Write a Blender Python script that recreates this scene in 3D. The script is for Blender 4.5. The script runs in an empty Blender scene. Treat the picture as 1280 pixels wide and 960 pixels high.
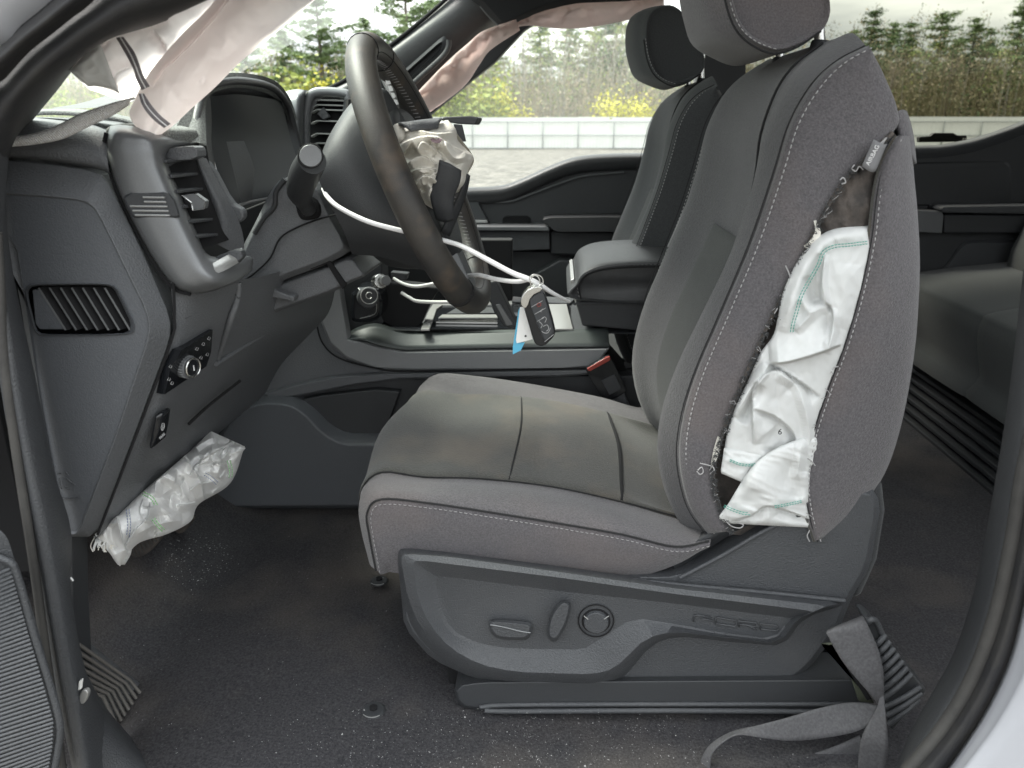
import bpy, bmesh, math, random
import numpy as np
from mathutils import Vector, Matrix
from math import radians, sin, cos, pi, atan, tan, sqrt

random.seed(7)
rng = np.random.default_rng(7)
scn = bpy.context.scene
col = scn.collection

# ------------------------------------------------------------------ camera
CAMZ = 1.52
F_PX = 961.0
PITCH = math.atan(320 / F_PX)
YAW = math.atan(60 * cos(PITCH) / F_PX)
FW = Vector((-sin(YAW) * cos(PITCH), cos(YAW) * cos(PITCH), -sin(PITCH)))
RT = Vector((cos(YAW), sin(YAW), 0))
UPV = RT.cross(FW)
cam = bpy.data.cameras.new('camera')
cam.sensor_width = 36
cam.lens = F_PX / 1280 * 36
cam.clip_start = 0.02
cam.clip_end = 3000
cam.dof.use_dof = True; cam.dof.focus_distance = 1.12; cam.dof.aperture_fstop = 8.0
camo = bpy.data.objects.new('camera', cam)
col.objects.link(camo)
camo.matrix_world = Matrix(((RT.x, UPV.x, -FW.x, 0), (RT.y, UPV.y, -FW.y, 0), (RT.z, UPV.z, -FW.z, CAMZ), (0, 0, 0, 1)))
scn.camera = camo

# ------------------------------------------------------------------ sky and sun
SUN_EL, SUN_AZ = radians(58), radians(296)      # azimuth: clockwise from +y
w = bpy.data.worlds.new('World')
scn.world = w
w.use_nodes = True
nt = w.node_tree
nt.nodes.clear()
N = nt.nodes.new
out = N('ShaderNodeOutputWorld'); bg = N('ShaderNodeBackground')
sky = N('ShaderNodeTexSky'); sky.sky_type = 'NISHITA'; sky.sun_disc = False
sky.sun_elevation = SUN_EL; sky.sun_rotation = SUN_AZ
tc = N('ShaderNodeTexCoord'); mp = N('ShaderNodeMapping'); mp.inputs['Scale'].default_value = (1.5, 1.5, 7)
nz = N('ShaderNodeTexNoise'); nz.inputs['Scale'].default_value = 2.2; nz.inputs['Detail'].default_value = 6
cr = N('ShaderNodeValToRGB')
cr.color_ramp.elements[0].position = 0.36; cr.color_ramp.elements[0].color = (4.0, 4.3, 4.7, 1)
cr.color_ramp.elements[1].position = 0.62; cr.color_ramp.elements[1].color = (12.5, 12.7, 12.4, 1)
mx = N('ShaderNodeMixRGB'); mx.inputs[0].default_value = 0.88
nt.links.new(tc.outputs['Generated'], mp.inputs[0]); nt.links.new(mp.outputs[0], nz.inputs['Vector'])
nt.links.new(nz.outputs['Fac'], cr.inputs[0]); nt.links.new(sky.outputs[0], mx.inputs[1]); nt.links.new(cr.outputs[0], mx.inputs[2])
# an overcast sky is brighter overhead than at the horizon
sx = N('ShaderNodeSeparateXYZ'); mm = N('ShaderNodeMath'); mm.operation = 'MULTIPLY_ADD'; mm.use_clamp = False
cl_ = N('ShaderNodeMath'); cl_.operation = 'MAXIMUM'; cl_.inputs[1].default_value = 0.0
nt.links.new(tc.outputs['Generated'], sx.inputs[0]); nt.links.new(sx.outputs[2], cl_.inputs[0]); nt.links.new(cl_.outputs[0], mm.inputs[0])
mm.inputs[1].default_value = 1.1; mm.inputs[2].default_value = 0.62
vm = N('ShaderNodeVectorMath'); vm.operation = 'SCALE'
nt.links.new(mx.outputs[0], vm.inputs[0]); nt.links.new(mm.outputs[0], vm.inputs['Scale'])
nt.links.new(vm.outputs[0], bg.inputs[0]); nt.links.new(bg.outputs[0], out.inputs[0])
bg.inputs[1].default_value = 0.11
sl = bpy.data.lights.new('sun', 'SUN'); sl.energy = 3.8; sl.angle = radians(24); sl.color = (1, 0.96, 0.9)
so = bpy.data.objects.new('sun', sl); col.objects.link(so)
sd = Vector((sin(SUN_AZ) * cos(SUN_EL), cos(SUN_AZ) * cos(SUN_EL), sin(SUN_EL)))
so.rotation_euler = sd.to_track_quat('Z', 'Y').to_euler()
so.location = (0, -3, 6)
scn.view_settings.view_transform = 'Standard'
scn.view_settings.look = 'None'
scn.view_settings.gamma = 1
scn.view_settings.exposure = 1.38

# ------------------------------------------------------------------ helpers
def W(px, py, Y):
    d = FW + RT * ((px - 640) / F_PX) - UPV * ((py - 480) / F_PX)
    return Vector((0, 0, CAMZ)) + d * (Y / d.y)
def WZ(px, py, z):
    d = FW + RT * ((px - 640) / F_PX) - UPV * ((py - 480) / F_PX)
    return Vector((0, 0, CAMZ)) + d * ((z - CAMZ) / d.z)
def WA(px, py, Y):       # vectorised
    fx = (px - 640) / F_PX; fy = (py - 480) / F_PX
    d = np.stack([FW[i] + RT[i] * fx - UPV[i] * fy for i in range(3)], -1)
    p = d * (Y / d[..., 1])[..., None]
    p[..., 2] += CAMZ
    return p
def P3(pts, Y=None):
    r = []
    for p in pts:
        if isinstance(p, Vector): r.append(p)
        elif len(p) == 3: r.append(W(*p))
        else: r.append(W(p[0], p[1], Y))
    return r

ORG = {}
def org(o):
    return ORG.get(o.name, Vector((0, 0, 0))) if o else Vector((0, 0, 0))
def mk(name, verts, faces, mat, parent=None, smooth=True, sharp=None, uv=None, origin=None):
    o0 = org(parent)
    if parent is None and origin is not None: o0 = Vector(origin)
    me = bpy.data.meshes.new(name)
    v = np.asarray([tuple(p) for p in verts] if not isinstance(verts, np.ndarray) else verts, dtype=float) - np.array(o0)
    me.from_pydata(v.tolist(), [], faces)
    me.validate()
    if smooth: me.polygons.foreach_set('use_smooth', [True] * len(me.polygons))
    if sharp:
        bm = bmesh.new(); bm.from_mesh(me)
        bmesh.ops.recalc_face_normals(bm, faces=bm.faces)
        for e in bm.edges:
            if len(e.link_faces) == 2 and e.calc_face_angle(0) > radians(sharp): e.smooth = False
        bm.to_mesh(me); bm.free()
    if mat: me.materials.append(mat)
    o = bpy.data.objects.new(name, me); col.objects.link(o)
    if parent: o.parent = parent
    else: o.location = o0
    ORG[o.name] = o0
    return o
def thing(name, label, cat, loc, group=None):
    o = bpy.data.objects.new(name, None); col.objects.link(o)
    o.empty_display_size = 0.05
    o.location = loc; o['label'] = label; o['category'] = cat
    if group: o['group'] = group
    ORG[o.name] = Vector(loc)
    return o
def tag(o, label=None, cat=None, group=None, kind=None):
    if label: o['label'] = label
    if cat: o['category'] = cat
    if group: o['group'] = group
    if kind: o['kind'] = kind
    return o
def bev(o, wd, seg=2, ang=25):
    m = o.modifiers.new('bevel', 'BEVEL'); m.width = wd; m.segments = seg; m.limit_method = 'ANGLE'; m.angle_limit = radians(ang)
    m.harden_normals = True; m.use_clamp_overlap = True
    return o
def cr1(p, k, closed=False):
    p = [Vector(q) for q in p]; n = len(p); r = []
    segs = n if closed else n - 1
    for i in range(segs):
        a = p[(i - 1) % n] if (closed or i > 0) else p[0] * 2 - p[1]
        b = p[i]; c = p[(i + 1) % n]
        d = p[(i + 2) % n] if (closed or i < n - 2) else p[-1] * 2 - p[-2]
        for j in range(k):
            t = j / k
            r.append(0.5 * ((2 * b) + (c - a) * t + (2 * a - 5 * b + 4 * c - d) * t * t + (3 * b - a - 3 * c + d) * t ** 3))
    if not closed: r.append(p[-1])
    return r
def chai(p, it=2, q=0.25, md=0.011):
    for k_ in range(it):
        r = []
        for i in range(len(p)):
            a, b = p[i], p[(i + 1) % len(p)]; u = min(q, md * .5 ** k_ / max((b - a).length, 1e-6))
            r.append(a.lerp(b, u)); r.append(b.lerp(a, u))
        p = r
    return p
def gridpts(rows, ku, kv, cu=False, cv=False):
    R = [cr1(r, ku, cu) for r in rows]
    m = len(R[0])
    cols_ = [cr1([r[j] for r in R], kv, cv) for j in range(m)]
    return [[cols_[j][i] for j in range(m)] for i in range(len(cols_[0]))]
def grid(name, rows, mat, parent=None, ku=4, kv=4, cu=False, cv=False, thick=0, cap0=False, cap1=False, sharp=None, Y=None, sub=0):
    rows = [P3(r, Y) for r in rows]
    G = gridpts(rows, ku, kv, cu, cv)
    n, m = len(G), len(G[0])
    V = [p for r in G for p in r]; Fc = []
    for i in range(n if cv else n - 1):
        for j in range(m if cu else m - 1):
            a = i * m + j; b = i * m + (j + 1) % m; i2 = (i + 1) % n
            Fc.append((a, b, i2 * m + (j + 1) % m, i2 * m + j))
    if cap0: Fc.append(tuple(range(m - 1, -1, -1)))
    if cap1: Fc.append(tuple(range((n - 1) * m, n * m)))
    o = mk(name, V, Fc, mat, parent, True, sharp or (50 if (cap0 or cap1) else None))
    if thick:
        ny = sum(p.normal.y * p.area for p in o.data.polygons)
        s = o.modifiers.new('solid', 'SOLIDIFY'); s.thickness = abs(thick); s.offset = 1 if ny > 0 else -1
    return o
def nest(name, loops, mat, parent=None, rnd=2, q=0.25, bevel=0.0015, fill=True, back=0.0, sharp=28, mats=None):
    L = []
    for pts, Y in loops:
        p = P3(pts, Y)
        if rnd: p = chai(p, rnd, q)
        L.append(p)
    if back: L.insert(0, [p + Vector((0, back, 0)) for p in L[0]])
    m = len(L[0]); V = [p for l in L for p in l]; Fc = []
    for i in range(len(L) - 1):
        for j in range(m):
            k = (j + 1) % m
            Fc.append((i * m + j, i * m + k, (i + 1) * m + k, (i + 1) * m + j))
    if fill: Fc.append(tuple((len(L) - 1) * m + j for j in range(m)))
    o = mk(name, V, Fc, mat, parent, True, sharp)
    if bevel: bev(o, bevel)
    return o
def prism(name, pts, Y0, Y1, mat, parent=None, bevel=0.002, rnd=0, q=0.25, seg=2, sc=1.0):
    p = P3(pts, Y0)
    if rnd: p = chai(p, rnd, q)
    m = len(p)
    V = p + [Vector((a.x, a.y + (Y1 - Y0), a.z)) for a in p]
    Fc = [tuple(range(m)), tuple(range(2 * m - 1, m - 1, -1))] + [(j, m + j, m + (j + 1) % m, (j + 1) % m) for j in range(m)]
    o = mk(name, V, Fc, mat, parent, True, 28)
    if bevel: bev(o, bevel, seg)
    return o
def tubemesh(path, r, ns=8, closed=False, flat=None):
    n = len(path); V = []; Fc = []
    rr = r if isinstance(r, (list, tuple)) else [r] * n
    T = []
    for i in range(n):
        a = path[(i - 1) % n] if (closed or i > 0) else path[i]
        b = path[(i + 1) % n] if (closed or i < n - 1) else path[i]
        t = (b - a); T.append(t.normalized() if t.length > 1e-9 else Vector((1, 0, 0)))
    nrm = T[0].orthogonal().normalized()
    if flat is not None:
        nrm = (flat - T[0] * flat.dot(T[0])).normalized()
    for i in range(n):
        nrm = (nrm - T[i] * nrm.dot(T[i])).normalized()
        bn = T[i].cross(nrm)
        for j in range(ns):
            a = 2 * pi * j / ns
            V.append(path[i] + (nrm * cos(a) + bn * sin(a)) * rr[i])
    for i in range(n if closed else n - 1):
        for j in range(ns):
            i2 = (i + 1) % n; k = (j + 1) % ns
            Fc.append((i * ns + j, i * ns + k, i2 * ns + k, i2 * ns + j))
    if not closed:
        Fc.append(tuple(range(ns - 1, -1, -1))); Fc.append(tuple(range((n - 1) * ns, n * ns)))
    return V, Fc
def tube(name, pts, r, mat, parent=None, k=5, ns=8, closed=False, Y=None):
    p = P3(pts, Y)
    path = cr1(p, k, closed) if k > 1 else p
    if isinstance(r, (list, tuple)):
        r = [q.x for q in cr1([Vector((x, 0, 0)) for x in r], k)] if k > 1 else r
    V, Fc = tubemesh(path, r, ns, closed)
    return mk(name, V, Fc, mat, parent, True, 50)
def ribbon(name, A, B, mat, parent=None, k=6, thick=0.0015, mid=3, bulge=0.0):
    A = P3(A); B = P3(B)
    rows = [[a.lerp(b, t / mid) + Vector((0, -bulge * sin(pi * t / mid), 0)) for a, b in zip(A, B)] for t in range(mid + 1)]
    return grid(name, rows, mat, parent, ku=k, kv=2, thick=thick)
def join_mesh(parts):
    V = []; Fc = []
    for v, f in parts:
        b = len(V); V += list(v); Fc += [tuple(i + b for i in q) for q in f]
    return V, Fc
def dashes(name, path, mat, parent, dash=0.0042, gap=0.0022, r=0.0007, off=Vector((0, -0.001, 0)), lab=None):
    # a run of thread stitches along a path, too small to pick apart: one joined part
    segs = []; acc = 0; L = []
    for a, b in zip(path[:-1], path[1:]): L.append((b - a).length)
    tot = sum(L)
    def at(s):
        for i, l in enumerate(L):
            if s <= l or i == len(L) - 1: return path[i].lerp(path[i + 1], min(1, s / max(l, 1e-9)))
            s -= l
    s = 0
    while s + dash < tot:
        a, b = at(s), at(s + dash)
        segs.append(tubemesh([a + off * 0.3, a.lerp(b, .3) + off, a.lerp(b, .7) + off, b + off * 0.3], [r * .5, r, r, r * .5], 5)); s += dash + gap
    V, Fc = join_mesh(segs)
    o = mk(name, V, Fc, mat, parent)
    o['kind'] = 'stuff'
    return o
def cylinder(name, c, axis, r, h, mat, parent=None, ns=24, bevel=0.001, r2=None):
    axis = Vector(axis).normalized(); u = axis.orthogonal().normalized(); v = axis.cross(u)
    r2 = r if r2 is None else r2
    V = [c + (u * cos(2 * pi * j / ns) + v * sin(2 * pi * j / ns)) * r for j in range(ns)]
    V += [c + axis * h + (u * cos(2 * pi * j / ns) + v * sin(2 * pi * j / ns)) * r2 for j in range(ns)]
    Fc = [tuple(range(ns - 1, -1, -1)), tuple(range(ns, 2 * ns))] + [(j, (j + 1) % ns, ns + (j + 1) % ns, ns + j) for j in range(ns)]
    o = mk(name, V, Fc, mat, parent, True, 35)
    if bevel: bev(o, bevel)
    return o
def box(name, lo, hi, mat, parent=None, bevel=0.002):
    x0, y0, z0 = lo; x1, y1, z1 = hi
    V = [(x0, y0, z0), (x1, y0, z0), (x1, y1, z0), (x0, y1, z0), (x0, y0, z1), (x1, y0, z1), (x1, y1, z1), (x0, y1, z1)]
    Fc = [(0, 3, 2, 1), (4, 5, 6, 7), (0, 1, 5, 4), (1, 2, 6, 5), (2, 3, 7, 6), (3, 0, 4, 7)]
    o = mk(name, V, Fc, mat, parent, True, 28)
    if bevel: bev(o, bevel)
    return o
def catn(P, n):
    P = cr1([Vector((p[0], p[1], p[2] if len(p) > 2 else 0)) for p in P], 8)
    L = [0]
    for a, b in zip(P[:-1], P[1:]): L.append(L[-1] + (b - a).length)
    s = np.linspace(0, L[-1], n)
    return np.stack([np.interp(s, L, [p[i] for p in P]) for i in range(3)], -1)
def cloth(name, Lc, Rc, nu, nv, folds, mat, parent=None, puff=0.01, noise=0.002, nscale=30, seed=1, thick=0.0, even=True, pw=0.5, back=0.0):
    # fabric sheet between two edge curves (pixel x, pixel y, distance), with folds pushed in and out along the view
    r = np.random.default_rng(seed)
    L = catn(Lc, nv); R = catn(Rc, nv)
    s = np.linspace(0, 1, nu)[None, :, None]
    G = L[:, None, :] * (1 - s) + R[:, None, :] * s
    px, py, Y = G[..., 0], G[..., 1], G[..., 2].copy()
    ss = np.broadcast_to(s[..., 0], px.shape); tt = np.broadcast_to(np.linspace(0, 1, nv)[:, None], px.shape)
    Y -= puff * (np.clip(1 - (2 * ss - 1) ** 2, 0, 1) ** pw) * (np.clip(1 - (2 * tt - 1) ** 8, 0, 1) ** .5)
    for kind, pts, amp, wd in folds:
        c = np.array([(p[0], p[1]) for p in cr1([Vector((p[0], p[1], 0)) for p in pts], 5)])
        best = np.full(px.shape, 1e9); sg = np.zeros(px.shape); al = np.zeros(px.shape)
        for i in range(len(c) - 1):
            a, b = c[i], c[i + 1]; d = b - a; l2 = max(d @ d, 1e-9)
            t = np.clip(((px - a[0]) * d[0] + (py - a[1]) * d[1]) / l2, 0, 1)
            qx = px - a[0] - t * d[0]; qy = py - a[1] - t * d[1]; dd = np.hypot(qx, qy)
            m = dd < best
            best = np.where(m, dd, best)
            sg = np.where(m, np.sign(d[0] * qy - d[1] * qx), sg); al = np.where(m, (i + t) / (len(c) - 1), al)
        endf = np.clip(np.minimum(al, 1 - al) * 6, 0, 1) ** .6
        if kind == 'r': h = amp * np.exp(-(best / wd) ** 2) * endf
        elif kind == 'k': h = amp * np.clip(1 - best / wd, 0, 1) * endf
        else:
            sd_ = best * sg
            h = amp * np.clip(1 - np.abs(sd_) / wd, 0, 1) ** 1.4 * (sd_ > 0) * endf + 0
            h = np.where((sd_ <= 0) & (sd_ > -1.6), amp * (1 + sd_ / 1.6) * endf, h)
        Y -= h
    nzv = np.zeros(px.shape)
    for o_ in range(7):
        a = r.uniform(0, 2 * pi); f = (1.0 + o_ * .5) / nscale; ph = r.uniform(0, 6.28, 3); a2 = r.uniform(0, 2 * pi)
        wx = 2.2 * np.sin(px * f * .7 * cos(a2) + py * f * .7 * sin(a2) + ph[1])
        nzv += (1 - 2 * np.abs(np.sin((px * cos(a) + py * sin(a)) * f * 1.6 + wx + ph[0]))) / (1 + o_ * .5)
    Y -= noise * nzv
    V = WA(px, py, Y).reshape(-1, 3)
    if back:
        pass
    Fc = [(i * nu + j, i * nu + j + 1, (i + 1) * nu + j + 1, (i + 1) * nu + j) for i in range(nv - 1) for j in range(nu - 1)]
    o = mk(name, V, Fc, mat, parent)
    if thick:
        sm = o.modifiers.new('solid', 'SOLIDIFY'); sm.thickness = thick; sm.offset = -1
    return o

# ------------------------------------------------------------------ materials
def nodes(m):
    m.use_nodes = True; t = m.node_tree; b = t.nodes['Principled BSDF']; return t, b
def mat(name, c, rough=.6, c2=None, cs=20, bump=0, bs=400, metal=0, spec=.5, sheen=0, fleck=None, weave=0, spk=0, coat=0, stain=None, cdet=4, lo=.35, hi=.65, rv=0):
    m = bpy.data.materials.new(name); t, b = nodes(m); L = t.links.new; Nn = t.nodes.new
    b.inputs['Base Color'].default_value = (*c, 1); b.inputs['Roughness'].default_value = rough
    b.inputs['Metallic'].default_value = metal; b.inputs['Specular IOR Level'].default_value = spec
    if sheen: b.inputs['Sheen Weight'].default_value = sheen; b.inputs['Sheen Roughness'].default_value = .5
    if coat: b.inputs['Coat Weight'].default_value = coat; b.inputs['Coat Roughness'].default_value = .1
    tc = Nn('ShaderNodeTexCoord'); o = tc.outputs['Object']; cur = None
    def noise(s, d=3, ro=.6):
        n = Nn('ShaderNodeTexNoise'); n.inputs['Scale'].default_value = s; n.inputs['Detail'].default_value = d; n.inputs['Roughness'].default_value = ro
        L(o, n.inputs['Vector']); return n
    def ramp(src, a, bb, ca, cb):
        r = Nn('ShaderNodeValToRGB'); r.color_ramp.elements[0].position = a; r.color_ramp.elements[1].position = bb
        r.color_ramp.elements[0].color = (*ca, 1); r.color_ramp.elements[1].color = (*cb, 1); L(src, r.inputs[0]); return r.outputs[0]
    if c2 is not None: cur = ramp(noise(cs, cdet).outputs['Fac'], lo, hi, c, c2)
    if fleck:   # (scale, colour, threshold)
        for sc_, fc, th in (fleck if isinstance(fleck, list) else [fleck]):
            f = ramp(noise(sc_, 2).outputs['Fac'], th, th + .05, (0, 0, 0), (1, 1, 1))
            mxn = Nn('ShaderNodeMixRGB'); L(f, mxn.inputs[0])
            if cur: L(cur, mxn.inputs[1])
            else: mxn.inputs[1].default_value = (*c, 1)
            mxn.inputs[2].default_value = (*fc, 1); cur = mxn.outputs[0]
    if stain:   # (scale, colour, lo, hi, amount)
        f = ramp(noise(stain[0], 3).outputs['Fac'], stain[2], stain[3], (0, 0, 0), (stain[4],) * 3)
        mxn = Nn('ShaderNodeMixRGB'); L(f, mxn.inputs[0])
        if cur: L(cur, mxn.inputs[1])
        else: mxn.inputs[1].default_value = (*c, 1)
        mxn.inputs[2].default_value = (*stain[1], 1); cur = mxn.outputs[0]
    if cur: L(cur, b.inputs['Base Color'])
    if rv:
        L(ramp(noise(9, 4).outputs['Fac'], .3, .7, (rough - rv,) * 3, (rough + rv,) * 3), b.inputs['Roughness'])
    h = None
    if bump: h = noise(bs, 2).outputs['Fac']
    if weave:
        wv = Nn('ShaderNodeTexWave'); wv.wave_type = 'BANDS'; wv.bands_direction = 'DIAGONAL'; wv.inputs['Scale'].default_value = weave; wv.inputs['Distortion'].default_value = 1.5
        wv.inputs['Detail'].default_value = 1; wv.inputs['Detail Scale'].default_value = 4
        L(o, wv.inputs['Vector'])
        ad = Nn('ShaderNodeMath'); ad.operation = 'ADD'; L(wv.outputs['Fac'], ad.inputs[0])
        if h: L(h, ad.inputs[1])
        h = ad.outputs[0]
    if h:
        bn = Nn('ShaderNodeBump'); bn.inputs['Strength'].default_value = bump; bn.inputs['Distance'].default_value = .002
        L(h, bn.inputs['Height']); L(bn.outputs[0], b.inputs['Normal'])
    return m
def glass(name, tint, gl=.05, rough=.02, veil=0):
    m = bpy.data.materials.new(name); m.use_nodes = True; t = m.node_tree; t.nodes.clear()
    o = t.nodes.new('ShaderNodeOutputMaterial'); a = t.nodes.new('ShaderNodeBsdfTransparent'); g = t.nodes.new('ShaderNodeBsdfGlossy'); x = t.nodes.new('ShaderNodeMixShader')
    a.inputs[0].default_value = (*tint, 1); g.inputs['Roughness'].default_value = rough; x.inputs[0].default_value = gl
    t.links.new(a.outputs[0], x.inputs[1]); t.links.new(g.outputs[0], x.inputs[2]); last = x
    if veil:  # pale translucent mix stands in for glare and haze over the glass
        d = t.nodes.new('ShaderNodeBsdfTranslucent'); d.inputs[0].default_value = (.9, .95, .9, 1); y = t.nodes.new('ShaderNodeMixShader'); y.inputs[0].default_value = veil
        t.links.new(x.outputs[0], y.inputs[1]); t.links.new(d.outputs[0], y.inputs[2]); last = y
    t.links.new(last.outputs[0], o.inputs[0]); return m
def bagmat(name, c, trans=.35, c2=None):
    m = mat(name, c, .75, c2=c2, cs=14, bump=.25, bs=900, weave=260)
    t = m.node_tree; b = t.nodes['Principled BSDF']; o = [n for n in t.nodes if n.type == 'OUTPUT_MATERIAL'][0]
    tr = t.nodes.new('ShaderNodeBsdfTranslucent'); tr.inputs[0].default_value = (*(c2 or c), 1); x = t.nodes.new('ShaderNodeMixShader'); x.inputs[0].default_value = trans
    t.links.new(b.outputs[0], x.inputs[1]); t.links.new(tr.outputs[0], x.inputs[2]); t.links.new(x.outputs[0], o.inputs[0]); return m

M = {}
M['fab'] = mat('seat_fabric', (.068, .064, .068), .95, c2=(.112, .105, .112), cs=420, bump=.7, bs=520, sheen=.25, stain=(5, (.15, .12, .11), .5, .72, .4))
M['fabshade'] = mat('seat_fabric_shaded', (.054, .053, .056), .95, c2=(.088, .086, .090), cs=420, bump=.7, bs=520, sheen=.2)  # darker copy of the seat fabric; shade on the backrest front is in the colour
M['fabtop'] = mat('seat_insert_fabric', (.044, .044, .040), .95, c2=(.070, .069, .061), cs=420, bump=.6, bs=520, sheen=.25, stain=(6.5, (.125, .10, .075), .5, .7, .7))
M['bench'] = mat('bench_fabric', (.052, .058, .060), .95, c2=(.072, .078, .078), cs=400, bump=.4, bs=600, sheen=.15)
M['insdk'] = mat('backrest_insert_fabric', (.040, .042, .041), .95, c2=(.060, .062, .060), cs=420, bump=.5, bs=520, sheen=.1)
M['fabdk'] = mat('seat_fabric_dim', (.034, .036, .038), .95, c2=(.05, .052, .054), cs=400, bump=.4, bs=600, sheen=.15)  # darker copy of the seat fabric; dimness across the cab is in the colour
M['foam'] = mat('torn_lining', (.10, .085, .075), .95, c2=(.05, .045, .042), cs=60, bump=.6, bs=300)
M['thread'] = mat('thread', (.34, .335, .335), .8)
M['ink2'] = mat('faint_grey_print', (.45, .45, .45), .6)
M['bez2'] = mat('console_edge_trim', (.055, .064, .062), .42, c2=(.065, .074, .072), cs=900, bump=.05, bs=1500, metal=0)
M['seam'] = mat('seam_shadow_cord', (.015, .015, .016), .95)
M['pl'] = mat('grained_plastic', (.048, .051, .056), .5, c2=(.060, .063, .068), cs=700, bump=.7, bs=480, stain=(7, (.10, .10, .10), .5, .8, .25), spec=.5)
M['pllit'] = mat('grained_plastic_lit', (.095, .100, .106), .5, c2=(.118, .122, .130), cs=700, bump=.6, bs=480, stain=(7, (.13, .13, .125), .5, .8, .25))  # lighter copy of the grained plastic; offsets the dash's shade in the colour
M['pld'] = mat('dark_plastic', (.030, .032, .035), .55, c2=(.037, .039, .042), cs=500, bump=.3, bs=1000)
M['plg'] = mat('dash_side_plastic', (.076, .081, .090), .5, c2=(.088, .093, .101), cs=600, bump=.35, bs=600, fleck=(90, (.14, .14, .14), .78))
M['bez'] = mat('painted_grey_trim', (.15, .155, .16), .35, c2=(.17, .175, .18), cs=900, bump=.05, bs=1500, metal=.3, spec=.6)
M['blk'] = mat('gloss_black', (.010, .011, .013), .15)
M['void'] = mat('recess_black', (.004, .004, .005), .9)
M['rub'] = mat('rubber_seal', (.018, .018, .02), .6, c2=(.03, .029, .028), cs=30, bump=.2, bs=500)
M['sealg'] = mat('worn_seal_lip', (.055, .053, .050), .6, c2=(.036, .035, .034), cs=25, bump=.2, bs=400)
M['white'] = mat('white_body_paint', (.40, .41, .44), .25, coat=.6)
M['carpet'] = mat('black_carpet', (.017, .017, .020), 1, c2=(.062, .060, .064), cs=300, lo=.33, hi=.72, bump=1, bs=350, fleck=[(300, (.13, .125, .12), .73)], stain=(4.2, (.14, .118, .098), .48, .75, .42))
M['leath'] = mat('black_leatherette', (.035, .036, .038), .42, c2=(.042, .043, .045), cs=60, bump=.35, bs=420)
M['wheel'] = mat('worn_wheel_leather', (.056, .051, .045), .5, c2=(.026, .026, .027), cs=9, bump=.25, bs=600, stain=(16, (.15, .11, .075), .52, .72, .55))
M['chrome'] = mat('satin_silver', (.6, .6, .58), .25, metal=1)
M['silver'] = mat('silver_plastic', (.45, .45, .44), .35, metal=.6)
M['cord'] = mat('white_cord', (.82, .82, .82), .5)
M['bag'] = bagmat('white_airbag_fabric', (.68, .69, .68), .10)
M['bagw'] = bagmat('cream_airbag_fabric', (.80, .77, .70), .1)
M['bagp'] = bagmat('curtain_airbag_fabric', (.97, .93, .92), .75, c2=(.97, .88, .87))
M['bagp2'] = bagmat('far_curtain_fabric', (.70, .58, .54), .45, c2=(.84, .64, .59))
M['tape'] = mat('grey_tape', (.22, .20, .21), .7, c2=(.15, .14, .15), cs=300)
M['green'] = mat('green_thread', (.10, .34, .28), .8)
M['ltgreen'] = mat('light_green_thread', (.25, .55, .22), .8)
M['blue'] = mat('blue_grey_thread', (.22, .25, .36), .8)
M['red'] = mat('red_button', (.26, .035, .025), .45)
M['web'] = mat('belt_webbing', (.070, .069, .073), .65, c2=(.105, .104, .11), cs=300, bump=.4, bs=700, weave=330)
M['ink'] = mat('white_print', (.75, .75, .75), .6)
M['cyan'] = mat('blue_paper', (.10, .42, .62), .6)
M['paper'] = mat('white_paper_tag', (.8, .8, .78), .6)
M['lam'] = mat('grey_label_fabric', (.16, .16, .165), .8, bump=.3, bs=900)
M['screen'] = mat('instrument_screen', (.010, .012, .016), .45, spec=.15)
M['mesh'] = mat('speckled_dash_pad', (.09, .095, .09), .7, c2=(.22, .23, .22), cs=650, bump=.6, bs=700, lo=.45, hi=.55)
M['head'] = mat('header_fabric', (.02, .02, .022), .9)
M['liner'] = mat('light_grey_headliner', (.30, .30, .29), .9)
M['cons'] = mat('console_side_plastic', (.20, .205, .21), .5, c2=(.23, .235, .24), cs=700, bump=.4, bs=480)
M['clear'] = glass('window_glass', (.93, .96, .92), .012, veil=.10)
M['wind'] = glass('windshield_glass', (.88, .95, .88), .05, veil=.08)
M['tint'] = glass('privacy_glass', (.42, .42, .36), .008)

exec_parts = True
# ------------------------------------------------------------------ ground, fence, forest
def ground():
    s = 400
    me = mat('gravel', (.048, .044, .037), .95, c2=(.12, .112, .096), cs=1.1, bump=1, bs=9, fleck=[(1.7, (.028, .025, .02), .57), (3.2, (.22, .21, .19), .6)])
    o = mk('ground', [(-s, -s, 0), (s, -s, 0), (s, s, 0), (-s, s, 0)], [(0, 1, 2, 3)], me); tag(o, kind='structure')
ground()
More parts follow.
